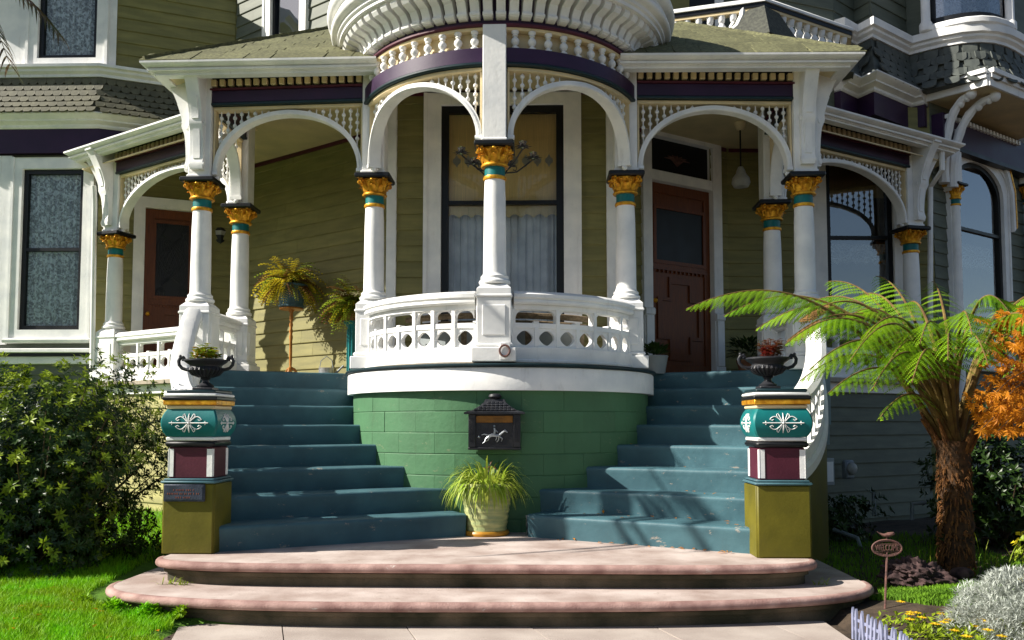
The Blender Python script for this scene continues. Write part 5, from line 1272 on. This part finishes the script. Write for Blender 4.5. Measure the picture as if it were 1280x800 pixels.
for i in range(6):
    a = math.tau * i / 6 + .25; c, s_ = math.cos(a), math.sin(a); q = lambda r_, z: (P.x + r_ * c, P.y + r_ * s_, P.z + z)
    am = MB().tube([q(.01, -.08), q(.08, -.13), q(.2, -.11), q(.30, -.03), q(.36, .02), q(.37, .06)], .008, 6).tube([q(.10, -.10), q(.15, -.05), q(.2, -.06), q(.19, -.10), q(.16, -.09)], .006, 5).build('arm', 'iron', ch)
    fm = MB(); C_ = Vector(q(.37, .03))
    for k in range(8): b = math.tau * k / 8; leaf(fm, C_, Vector((math.cos(b), math.sin(b), .35)), .10, .035)
    fm.build('star_flower', 'iron', am, fix=False); MB().lathe([(.02, .03), (.03, .05), (.036, .085), (.042, .10)], 12, q(.37, 0)).build('glass_cup', 'glass', am)
s_, zz = hitw('W3L', 284, 297); f = straight(*W['W3L']); c_ = f(s_, .12, zz)
wl = thing('wall_lantern', 'black carriage lantern on the siding beside the side door', 'lantern', tuple(f(s_, .0, zz)))
MB().lathe([(.04, -.12), (.07, -.08), (.085, .08), (.04, .14), (.01, .18)], 6, tuple(c_)).build('lantern_body', 'iron', wl); MB().lathe([(.066, -.07), (.088, .07)], 6, tuple(c_)).build('lantern_glass', 'glass_shade', wl)
MB().tube([f(s_, .0, zz + .05), f(s_, .03, zz + .2), f(s_, .10, zz + .22), f(s_, .12, zz + .16)], .012, 6).build('bracket', 'iron', wl)
# downspouts
for pts, lab in (([atY(117, 232, 3.35), atY(118, 250, 3.4), atY(118, 262, 3.45), atY(115, 460, 3.5)], 'white downspout between the left wing window and the corner column'), ([atY(1177, 176, 3.5), atY(1178, 212, 3.5), atY(1163, 234, 3.8), atY(1163, 480, 3.8)], 'white downspout beside the right corner column of the porch')):
    o_ = MB().tube([tuple(q) for q in pts], .035, 8).build('downspout', 'white'); tag(o_, lab, 'downspout', 'porch downspouts')
# ------------------------------------------------------------------ big shrub on the left
def shrub(c, rx, ry, rz, n, label, mat, mat2, name='shrub', seed=4, ll=.050, lw=.019, k=8, group=None, frac=.55, core='leaf_dark', cat='shrub'):
    rr = random.Random(seed); t = thing(name, label, cat, (c[0], c[1], max(0, c[2] - rz)), group)
    a_ = MB(); b_ = MB(); st = MB(); base = Vector((c[0], c[1], c[2] - rz))
    lob = [(Vector((.55 * rx * math.cos(a_), .55 * ry * math.sin(a_), -.55 * rz)), .45) for a_ in [math.tau * q_ / 6 for q_ in range(6)]] + [(Vector((rr.uniform(-.6, .6) * rx, rr.uniform(-.6, .6) * ry, rr.uniform(-.35, .6) * rz)), rr.uniform(.42, .62)) for _ in range(11)] + [(Vector((0, 0, -.1 * rz)), .72)]
    for i in range(n):
        lc, ls = rr.choice(lob)
        d = Vector((rr.gauss(0, 1), rr.gauss(0, 1), rr.gauss(0, 1))).normalized(); r_ = ls * rr.random() ** .22
        p = Vector(c) + lc + Vector((d.x * rx * r_, d.y * ry * r_, d.z * rz * r_))
        if p.z < .08: continue
        out = (p - Vector(c)); out.z *= .5; out = (out.normalized() + Vector((0, 0, .55)) + Vector((rr.uniform(-.4, .4), rr.uniform(-.4, .4), rr.uniform(-.3, .3)))).normalized()
        u = out.orthogonal().normalized(); v = out.cross(u); L = ll * rr.uniform(.75, 1.3)
        top = (p.z - c[2]) / rz
        m = b_ if (rr.random() < frac * (.4 + max(0, top)) and r_ > ls * .8) else a_  # outer leaves brighter towards the top: sunlight put into the leaf colour
        for j in range(k):
            a = math.tau * j / k + rr.uniform(-.2, .2); d2 = u * math.cos(a) + v * math.sin(a) + out * rr.uniform(.25, 1.0)
            leaf(m, p + out * rr.uniform(-.02, .015), d2, L, lw * rr.uniform(.8, 1.2), out, .2)
        if i % 30 == 0: st.tube([base + Vector((rr.uniform(-.15, .15), rr.uniform(-.15, .15), 0)), base.lerp(p, .5) + Vector((0, 0, .1)), p], [.012, .008, .003], 5)
    a_.build('foliage', mat, t, fix=False)['kind'] = 'stuff'; b_.build('lit_top_leaves', mat2, t, fix=False)['kind'] = 'stuff'; st.build('branches', 'twig', t, fix=False)['kind'] = 'stuff'
    return t
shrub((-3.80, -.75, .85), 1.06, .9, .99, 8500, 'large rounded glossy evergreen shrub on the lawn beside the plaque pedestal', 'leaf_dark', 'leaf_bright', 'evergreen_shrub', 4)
# dark bushes under the tree fern
shrub((5.0, .9, .75), .75, .6, .8, 1100, 'dark dense bush against the clapboards behind the tree fern', 'leaf_dark', 'leaf_dark', 'dark_bush', 8, .07, .03, 6)
shrub((5.9, -.4, .80), .95, .8, .95, 1500, 'dark sprawling bush right of the tree fern trunk', 'leaf_dark', 'leaf_dark', 'dark_bush', 9, .07, .03, 6)
shrub((3.35, 1.2, .30), .55, .35, .32, 420, 'low dark shrub along the base of the right stair wall', 'leaf_dark', 'leaf_dark', 'dark_bush', 10, .06, .03, 6)
shrub((4.15, -1.35, .30), .22, .2, .32, 150, 'small yellow green sprigs of ivy climbing the foot of the fern trunk', 'fern_green', 'fern_yellow', 'ivy', 12, .05, .04, 4, frac=.8, cat='ivy')

# ------------------------------------------------------------------ tree fern
C0 = atY(1193, 548, -.95); tf = thing('tree_fern', 'tree fern with fibrous brown trunk and long bright green arching fronds', 'tree fern', (C0.x, C0.y, .05))
pts = []; rad = []
base = Vector((C0.x - .02, C0.y, 0))
for i in range(15):
    u = i / 14; pts.append(base.lerp(Vector((C0.x + .01, C0.y, C0.z - .02)), u) + Vector((.02 * math.sin(u * 5), 0, 0))); rad.append(.118 - .02 * u + .012 * math.sin(i * 2.3) + (.05 * (u - .8) * 5 if u > .8 else 0))
tr = MB().tube(pts, rad, 14).build('trunk', 'bark', tf, fix=False)
m = MB(); rr = random.Random(5)
for i in range(700):
    u = rr.random(); a = rr.uniform(0, math.tau); p = pts[0].lerp(pts[-1], u) + Vector((math.cos(a), math.sin(a), 0)) * (.105 - .02 * u); d = Vector((math.cos(a) * .6, math.sin(a) * .6, rr.uniform(-1, .8)))
    m.tube([p, p + d * .05, p + d * rr.uniform(.04, .08) + Vector((0, 0, -.03))], [.008, .006, .002], 4)
m.build('trunk_fibre', 'fiber', tf, fix=False)['kind'] = 'stuff'
def frond(crown, tip, arch, length_w, n_p, mat='frond', dens=1., side=None, droop=0.0, seed=0, st_frac=.27):
    rr = random.Random(seed); a = Vector(crown); b = Vector(tip); mid = a.lerp(b, .42) + Vector((0, 0, arch)); C1 = a.lerp(mid, .9) + Vector((0, 0, arch * .55))
    def P(u): return a * (1 - u) ** 3 + C1 * 3 * u * (1 - u) ** 2 + (mid.lerp(b, .45) + Vector((0, 0, arch * .5))) * 3 * u * u * (1 - u) + b * u ** 3
    K = 24; cur = [P(i / K) for i in range(K + 1)]
    st_ = MB().tube(cur, [.027 * (1 - i / K) ** 1.9 + .004 for i in range(K + 1)], 6); so = st_.build('stipe', 'stipe', tf, fix=False)
    m = MB()
    for i in range(n_p):
        u = st_frac + (1 - st_frac) * (i + .5) / n_p; p = P(u); d = (P(min(1, u + .02)) - P(u - .02)).normalized(); s_ = d.cross(Vector((0, 0, 1)))
        s_ = s_.normalized() if s_.length > 1e-3 else Vector((1, 0, 0)); v = (u - st_frac) / (1 - st_frac)
        lp = length_w * (math.sin(math.pi * min(1, (v + .16) / 1.16)) ** .75) * (1 - .25 * v) + .02; nn = s_.cross(d)
        for sg in (-1, 1):
            L = lp * rr.uniform(.9, 1.08); dr = (s_ * sg * .8 + d * (.45 + .5 * v) - Vector((0, 0, .28 + .2 * rr.random()))).normalized(); q = p.copy(); k = max(3, int(L / (.014 / dens))); step = L / k; dd = dr.copy()
            for j in range(k):
                w_ = j / k; ls = (.0185 * (1 - w_ ** 2.2) + .003) * (.75 + .25 * min(1, L / .25)); pd = (d - dd * d.dot(dd)).normalized()
                for s2 in (-1, 1):
                    e = q + (pd * s2 * ls + dd * ls * .45 - Vector((0, 0, .18 * ls))); h = dd * (step * .36)
                    m.add([q - h, q + h, e + h * .5, e - h * .2], [(0, 1, 2, 3)])
                q = q + dd * step; dd = (dd + Vector((0, 0, -(.95 + droop) * step / max(.1, L) * (.4 + w_)))).normalized()
    f = m.build('frond', mat, tf, fix=False); return f
cr = C0 + Vector((0, 0, -.06))
def tipf(px, py, Y): return atY(px, py, Y)
F = [((858, 386), -1.25, .62, .32, 25), ((1012, 462), -1.8, .52, .36, 17), ((1035, 492), -1.55, .42, .32, 16), ((1090, 488), -2.1, .52, .34, 16), ((1140, 478), -2.3, .50, .34, 15), ((1062, 452), -2.1, .60, .36, 17),
     ((1000, 385), -.2, .55, .32, 18), ((1035, 352), .4, .45, .30, 17), ((1095, 345), .7, .40, .28, 16), ((1165, 352), .9, .40, .28, 15), ((1340, 385), -.9, .60, .34, 20), ((1350, 440), -1.6, .55, .34, 19), ((1300, 400), -.1, .60, .30, 18),
     ((1098, 525), -1.5, .32, .22, 12), ((945, 412), -.6, .62, .30, 20), ((1235, 455), -2.2, .55, .32, 15), ((1380, 480), -1.0, .5, .30, 18), ((1185, 450), -2.35, .50, .32, 14), ((1050, 405), -.9, .55, .32, 18), ((980, 432), -1.4, .60, .34, 19), ((1130, 385), -.3, .50, .30, 16), ((1000, 476), -1.2, .46, .30, 16), ((1260, 388), -1.4, .58, .32, 17), ((1075, 430), -1.6, .58, .34, 18), ((1110, 455), -1.7, .50, .34, 16), ((1020, 420), -1.0, .58, .34, 19), ((1070, 372), .1, .48, .30, 17), ((1215, 418), -1.9, .56, .32, 16), ((1310, 420), -1.9, .56, .34, 18), ((1150, 430), -1.9, .55, .34, 16), ((905, 395), -.9, .62, .28, 22)]
for i, ((px, py), Y, ar_, lw_, n) in enumerate(F): frond(cr + Vector((rr.uniform(-.05, .05), rr.uniform(-.05, .05), rr.uniform(-.05, .02))), tipf(px, py, Y), ar_, lw_, n, seed=i)
for i, ((px, py), Y) in enumerate((((1000, 400), -1.0), ((985, 425), -1.2))): frond(cr + Vector((0, 0, .1)), tipf(px, py, Y), .55, .12, 16, 'frond_dead', .8, droop=1.5, seed=40 + i, st_frac=.8)
for i in range(9):
    a = rr.uniform(0, math.tau); c_, s_ = math.cos(a), math.sin(a)
    MB().tube([cr + Vector((.05 * c_, .05 * s_, -.12)), cr + Vector((.14 * c_, .14 * s_, .04)), cr + Vector((.26 * c_, .26 * s_, .20 + .1 * rr.random()))], [.03, .024, .008], 7).build('stipe_stub', 'fiber', tf, fix=False)

# ------------------------------------------------------------------ orange maple branch
mp_ = thing('maple_tree', 'small maple with drooping orange autumn leaves by the tree fern', 'tree', (5.1, -1.5, 0)); rr = random.Random(21)
MB().tube([(5.3, -1.5, .0), (5.25, -1.52, .8), (5.1, -1.55, 1.5), (4.8, -1.6, 2.05), (4.3, -1.7, 2.0)], [.05, .045, .035, .022, .008], 8).build('trunk', 'twig', mp_, fix=False)
m = MB(); tw = MB()
def palmate(m, p, d, n, r_):
    d = d.normalized(); s_ = d.cross(n).normalized()
    for k in range(7):
        a = R(-105 + 35 * k); l = r_ * (1 - .35 * abs(k - 3) / 3); leaf(m, p, d * math.cos(a) + s_ * math.sin(a), l, l * .30, n, .12)
for i in range(900):
    q = atY(rr.triangular(1200, 1345, 1262), rr.uniform(385, 540), rr.uniform(-2.0, -1.2))
    e = (q.x - 3.55) / .5
    if q.z > 1.5 and rr.random() > max(0, min(1, (q.x - 3.62) * 2.4)): continue
    if q.z < 1.35 and rr.random() > .75: continue
    palmate(m, q, Vector((rr.uniform(-.6, .4), rr.uniform(-.6, .3), rr.uniform(-1, -.2))), Vector((rr.uniform(-.5, .5), -1, rr.uniform(.1, .9))), rr.uniform(.045, .075))
    if i % 7 == 0: tw.tube([q, q + Vector((.15, .05, .12)), q + Vector((.4, .1, .25))], [.002, .003, .005], 4)
m.build('foliage', 'orange_leaf', mp_, fix=False)['kind'] = 'stuff'; tw.build('twigs', 'twig', mp_, fix=False)['kind'] = 'stuff'

# ------------------------------------------------------------------ palm at the left edge
pc = atY(-95, -55, -1.6); pm = thing('palm_tree', 'palm with dark drooping fronds reaching in front of the left wing', 'palm', (pc.x, pc.y, 0))
MB().tube([(pc.x - .1, pc.y, 0), (pc.x - .05, pc.y, 2), (pc.x, pc.y, pc.z - .05)], [.16, .12, .10], 12).build('trunk', 'fiber', pm, fix=False)
for i, (tp, dz) in enumerate(((atY(72, 40, -1.7), .35), (atY(12, 80, -1.9), .5), (atY(-40, 130, -2.2), .5), (atY(-250, 60, -1.2), .5), (atY(-160, 140, -2.4), .5), (atY(-60, -140, -.6), .5), (atY(-200, -120, -2.5), .5))):
    a = pc; b = tp; mid = a.lerp(b, .5) + Vector((0, 0, dz)); m = MB(); cur = [a * (1 - u) ** 2 + mid * 2 * u * (1 - u) + b * u * u for u in [j / 30 for j in range(31)]]
    m.tube(cur, [.014 * (1 - j / 34) for j in range(31)], 5)
    for j in range(3, 31):
        d = (cur[j] - cur[j - 1]).normalized(); s_ = d.cross(Vector((0, 0, 1))).normalized()
        for sg in (-1, 1):
            for _ in range(2): blade(m, cur[j], s_ * sg * .8 + d * 1.0 + Vector((0, 0, rr.uniform(-.3, .1))), rr.uniform(.25, .38) * (1.1 - .6 * j / 31), .018, 1.1, 4)
    m.build('frond', 'palm_leaf', pm, fix=False)

# ------------------------------------------------------------------ grass
rr = random.Random(33)
def grass(name, label, n, xr, yr, zf, keep, h, mat, w_=.005, cat=None):
    vs = []; fs = []
    for i in range(n):
        x = rr.uniform(*xr); y = rr.uniform(*yr)
        if not keep(x, y): continue
        z = zf(x, y); a = rr.uniform(0, math.tau); hh = h * rr.uniform(.5, 1.25); lx, ly = rr.uniform(-.6, .6) * hh, rr.uniform(-.6, .6) * hh; c, s_ = math.cos(a) * w_ / 2, math.sin(a) * w_ / 2; k = len(vs)
        vs += [(x - c, y - s_, z - .005), (x + c, y + s_, z - .005), (x + c * .8 + lx * .35, y + s_ * .8 + ly * .35, z + hh * .6), (x - c * .8 + lx * .35, y - s_ * .8 + ly * .35, z + hh * .6), (x + lx, y + ly, z + hh)]
        fs += [(k, k + 1, k + 2, k + 3), (k + 3, k + 2, k + 4)]
    o_ = MB(); o_.v = vs; o_.f = fs; g_ = o_.build(name, mat, None, fix=False, smooth=False); g_['kind'] = 'stuff'; g_['label'] = label; return g_
def inside_steps(x, y, a=2.78, yc=-1.66, b=.80): return abs(x) < a and y > yc - b * (max(0, 1 - (abs(x) / a) ** 3.4)) ** (1 / 2.4) - .0
cl = lambda x, y: .5 + .5 * math.sin(x * 7 + 2 * math.sin(y * 5)) * math.sin(y * 6 + x)
grass('grass', 'bright green lawn grass left of the entry steps', 120000, (-5.2, -1.4), (-3.6, -.9), lawn_z, lambda x, y: x < walk_left(y) + .06 * math.sin(y * 17) and not inside_steps(x, y) and (y < -1.5 or rr.random() < .6), .055, 'grass')
grass('grass', 'sparse shaded grass beneath the evergreen shrub', 22000, (-7, -2.3), (-.9, 3.4), lawn_z, lambda x, y: True, .06, 'grass', .007)
m = MB()
for i in range(420):
    x = rr.uniform(-2.75, -1.85); y = -1.72 - .68 * (max(0, 1 - (abs(x) / 2.78) ** 3.4)) ** (1 / 2.4) - rr.uniform(.0, .15) ** 1.2; p = Vector((x, y, .03 + rr.uniform(0, .09) * (.5 + .5 * math.sin(x * 23))))
    for k in range(4): a = rr.uniform(0, math.tau); leaf(m, p, Vector((math.cos(a), math.sin(a), rr.uniform(.4, 1.6))), rr.uniform(.03, .055), .022)
wd = m.build('weeds', 'grass', None, fix=False); wd['kind'] = 'stuff'; wd['label'] = 'small leafy weeds along the foot of the lower step'
m = MB()
for cx_, cy_ in ((-2.2, -1.86), (-2.08, -1.88), (2.35, -1.75), (2.0, -1.66), (2.15, -1.66)):
    for k in range(16): a = rr.uniform(0, math.tau); e = rr.uniform(.5, 1.3); blade(m, Vector((cx_ + rr.uniform(-.05, .05), cy_, .16 if cx_ < 0 else .16)), Vector((math.cos(a) * math.cos(e), math.sin(a) * math.cos(e), math.sin(e))), rr.uniform(.04, .09), .008, 1.2, 3)
w2 = m.build('weeds', 'leaf_bright', None, fix=False); w2['kind'] = 'stuff'; w2['label'] = 'tufts of weeds growing in the joint of the upper step'
m = MB()
for i in range(60):
    x, y = rr.uniform(-4.4, -1.9), rr.uniform(-3.2, -1.4)
    if inside_steps(x, y): continue
    leaf(m, Vector((x, y, lawn_z(x, y) + .03)), Vector((rr.uniform(-1, 1), rr.uniform(-1, 1), .2)), .05, .03)
o_ = m.build('fallen_leaves', 'orange_leaf', None, fix=False); o_['kind'] = 'stuff'; o_['label'] = 'fallen orange leaves scattered on the lawn'

m = MB()
for i in range(46):
    k_ = rr.choice([0, 0, 0, 1, 1, 2, 3]); x_ = rr.uniform(.25, 1.6) if k_ else rr.uniform(.1, 1.7); q_ = Vector((-2.05, -1.455)) + SU * x_ + SN * (RUN * (k_ + 1) - rr.uniform(.0, .28)); z_ = LAND + RIS * (k_ + 1) + .006
    if rr.random() < .45: q_ = Vector((-2.05, -1.455)) + SU * x_ + SN * rr.uniform(-.06, -.005); z_ = LAND + .006
    if (q_ - Vector((0, O[1]))).length < 1.6: continue
    leaf(m, Vector((-q_.x, q_.y, z_)), Vector((rr.uniform(-1, 1), rr.uniform(-1, 1), .15)), rr.uniform(.03, .055), .022)
o_ = m.build('fallen_leaves', 'orange_leaf', None, fix=False); o_['kind'] = 'stuff'; o_['label'] = 'dry leaves caught on the sunlit right stairs'
# ------------------------------------------------------------------ right garden
def bz(x, y): return max(0, bed_z(x, y))
grass('moss_mound', 'low mossy green ground cover behind the silver bush', 60000, (2.5, 4.6), (-2.9, -.9), bz, lambda x, y: (x - 3.42) ** 2 / .42 + (y + 1.8) ** 2 / .3 < 1 + .35 * math.sin(x * 9) * math.sin(y * 8), .035, 'moss', .008)
grass('grass', 'dim grass in the shade beside the right stairs', 26000, (2.45, 4.6), (-2.2, 1.6), bz, lambda x, y: y > -1.3 and rr.random() < .35, .05, 'moss', .007)
# lava rock
p = atZ(1150, 728, .12); rk = MB(); rr2 = random.Random(2); n1, n2 = 120, 60; vs = []
from mathutils import noise
for j in range(n2 + 1):
    for i in range(n1):
        a = math.tau * i / n1; b = math.pi * j / n2; d = Vector((math.sin(b) * math.cos(a), math.sin(b) * math.sin(a), math.cos(b)))
        r_ = 1 + .25 * noise.noise(d * 2.3) + .22 * noise.noise(d * 6) + .13 * noise.noise(d * 13) + .05 * noise.noise(d * 25); vs.append((p.x + d.x * .25 * r_, p.y + d.y * .17 * r_, .14 + d.z * .135 * r_ + (-.06 * d.x)))
fs = [(j * n1 + i, j * n1 + (i + 1) % n1, (j + 1) * n1 + (i + 1) % n1, (j + 1) * n1 + i) for j in range(n2) for i in range(n1)]
o_ = rk.add(vs, fs).build('lava_rock', 'lava', None, fix=False, ang=60); tag(o_, 'pitted dark reddish lava rock on the mossy mound', 'rock')
p = atZ(1202, 712, .18); q_ = MB(); q_.ball((p.x, p.y, .15), .07, 12, 8, (1.3, 1, .7)); o_ = q_.build('stone', 'lava', None); tag(o_, 'small dark stone half sunk in the moss behind the lava rock', 'rock')
# welcome sign
p = atZ(1105, 770, .03); hgt = atY(1111, 685, p.y).z; X = p.x + .03
ws = thing('garden_sign', 'small rusty oval welcome sign on a stake with a bird on top', 'sign', (p.x, p.y, .0)); Y = p.y
MB().tube([(p.x, Y, -.05), (p.x + .02, Y, hgt * .6), (X, Y, hgt - .05)], .007, 6).build('stake', 'rust', ws)
E1 = [(X + .095 * math.cos(math.tau * i / 40), hgt + .052 * math.sin(math.tau * i / 40)) for i in range(41)]; fm = MB().tube([(a, Y, b) for a, b in E1], .0065, 6)
fm.tube([(X + .084 * math.cos(math.tau * i / 40), Y, hgt + .043 * math.sin(math.tau * i / 40)) for i in range(41)], .003, 5); fm.tube([(X, Y, hgt + .05), (X, Y, hgt + .075)], .004, 5); fm.tube([(X, Y, hgt - .05), (X, Y, hgt - .025)], .004, 5); fm.build('oval_frame', 'rust', ws)
MB().tube([(X - .088, Y, hgt + .025), (X + .088, Y, hgt + .025)], .003, 5).build('upper_wire', 'rust', ws); MB().tube([(X - .088, Y, hgt - .025), (X + .088, Y, hgt - .025)], .003, 5).build('lower_wire', 'rust', ws)
cu = bpy.data.curves.new('welcome', 'FONT'); cu.body = 'WELCOME'; cu.size = .052; cu.extrude = .003; cu.align_x = 'CENTER'; cu.align_y = 'CENTER'; cu.offset = .0008
to = bpy.data.objects.new('tmp', cu); col.objects.link(to); dg = bpy.context.evaluated_depsgraph_get(); me = bpy.data.meshes.new_from_object(to.evaluated_get(dg)); bpy.data.objects.remove(to); me.materials.clear(); me.materials.append(MAT['rust'])
xsz = max(v.co.x for v in me.vertices) - min(v.co.x for v in me.vertices)
link('lettering', me, ws, T(X, Y - .003, hgt) @ Matrix.Rotation(math.pi / 2, 4, 'X') @ Matrix.Diagonal((.150 / xsz, 1, 1, 1)))
bm_ = MB().tube([(X - .045, Y, hgt + .095), (X - .02, Y, hgt + .082), (X + .01, Y, hgt + .085), (X + .03, Y, hgt + .09), (X + .045, Y, hgt + .094), (X + .055, Y, hgt + .092)], [.004, .010, .016, .013, .010, .002], 8); bm_.tube([(X - .06, Y, hgt + .105), (X - .03, Y, hgt + .086)], [.002, .006], 5); bm_.build('bird', 'rust', ws)
# picket edging
pk = thing('picket_edging', 'low blue grey plastic picket edging along the right walk edge', 'fence', (2.28, -2.9, 0)); rr = random.Random(3)
a = Vector((2.29, -2.52, 0)); b = Vector((2.34, -3.75, 0)); N_ = 24
pkm = MB().extr(straight((0, 0), (1, 0)), [(-.012, -.03), (.012, -.03), (.012, .135), (.007, .155), (0, .17), (-.007, .155), (-.012, .135)], -.006, .006).mesh('picket', 'plastic_blue')
dv = (b - a); yaw = math.atan2(dv.y, dv.x)
for i in range(N_): link('picket', pkm, pk, T(a.lerp(b, (i + .5) / N_)) @ RZ(yaw) @ Matrix.Rotation(rr.uniform(-.06, .06), 4, 'Y') @ Matrix.Rotation(rr.uniform(-.10, .04), 4, 'X'))
f = straight(a.xy, b.xy); MB().bar(f, 0, f.L, -.012, -.004, .035, .055).build('rail', 'plastic_blue', pk); MB().bar(f, 0, f.L, -.012, -.004, .095, .112).build('rail', 'plastic_blue', pk)
# yellow flowers
fb = thing('flower_clump', 'yellow flowering green clump beside the picket edging', 'flowers', (2.75, -2.8, 0)); m = MB(); fl = MB()
for i in range(900):
    x, y = rr.gauss(2.78, .22), rr.gauss(-2.85, .22); z = rr.uniform(.02, .13)
    if x < 2.36: continue
    leaf(m, Vector((x, y, z)), Vector((rr.uniform(-1, 1), rr.uniform(-1, 1), rr.uniform(.2, 1))), .055, .022)
for i in range(20):
    c_ = Vector((rr.gauss(2.76, .2), rr.gauss(-2.85, .2), rr.uniform(.13, .18)))
    if c_.x < 2.38: continue
    for k in range(12): a = math.tau * k / 12; leaf(fl, c_, Vector((math.cos(a), math.sin(a), .12)), .032, .013)
    fl.ball(c_, .009, 6, 4)
m.build('foliage', 'leaf_bright', fb, fix=False)['kind'] = 'stuff'; fl.build('blossoms', 'flower_yellow', fb, fix=False)['kind'] = 'stuff'
# silver bush
sb = thing('silver_bush', 'silvery grey feathery bush in the right corner of the bed', 'bush', (3.3, -2.9, 0)); m = MB()
for i in range(8000):
    d = Vector((rr.gauss(0, 1), rr.gauss(0, 1), abs(rr.gauss(0, 1)))).normalized(); r_ = rr.random() ** .25; p = Vector((3.36, -2.92, .0)) + Vector((d.x * .70, d.y * .66, d.z * .54)) * r_ * (.88 + .2 * noise.noise(d * 3))
    o_ = (d + Vector((0, 0, .5)) + rv(.4)).normalized()
    for k in range(5): leaf(m, p, o_ + rv(.8), rr.uniform(.035, .06), .006, curl=.3)
m.build('foliage', 'silver_leaf', sb, fix=False)['kind'] = 'stuff'
m = MB()
for px, py in ((1060 + i * 22, 705 + 7 * math.sin(i * 2.)) for i in range(10)):
    q = atZ(px + 100, py, .15)
    for k in range(5): blade(m, q + rv(.05), Vector((rr.uniform(-.5, .5), rr.uniform(-.3, .3), 1)), rr.uniform(.12, .24), .008, .7, 4)
o_ = m.build('grass_tufts', 'leaf_bright', None, fix=False); o_['kind'] = 'stuff'; o_['label'] = 'thin upright grass tufts behind the lava rock'
# utilities on the right wall
ff = straight(PD, PE)
s_ = .28
p = atY(1037, 591, 2.0)
vb = thing('utility_box', 'white electric box on the dark clapboards beside the right stair wall', 'box', (p.x, 2.35, p.z)); Mv = T(p.x + .05, 2.38, p.z) @ RZ(aDE)
MB().box((-.07, -.09, -.16), (.09, .0, .15), .006).build('case', 'grey_paint', vb, Mv); MB().box((-.045, -.094, -.12), (.065, -.0905, .11), .002).build('label_plate', 'white', vb, Mv)
gm = thing('meter', 'round grey meter on the dark clapboards behind the fern', 'meter', (p.x + .35, 2.6, p.z)); Mv = T(p.x + .38, 2.60, p.z + .02) @ RZ(aDE)
MB().box((-.08, -.08, -.12), (.08, 0, .10), .02).build('case', 'pipe', gm, Mv); MB().ball((0, -.10, .0), .075, 12, 8, (1, .6, 1)).build('dial', 'glass_shade', gm, Mv)
for pts, lab in (([atY(1092, 615, 1.6), atY(1093, 645, 1.6)], 'short upright grey conduit below the meter'), ([atY(1140, 650, 1.2), atY(1140, 630, 1.2), atY(1158, 628, 1.2)], 'bent grey pipe standing in the shade by the fern trunk'), ([atY(1042, 662, .9), atY(1072, 673, .7), atY(1075, 684, .65)], 'grey downspout elbow lying along the base of the stair wall')):
    o_ = MB().tube([tuple(q) for q in pts], .022, 8).build('pipe', 'pipe'); tag(o_, lab, 'pipe')
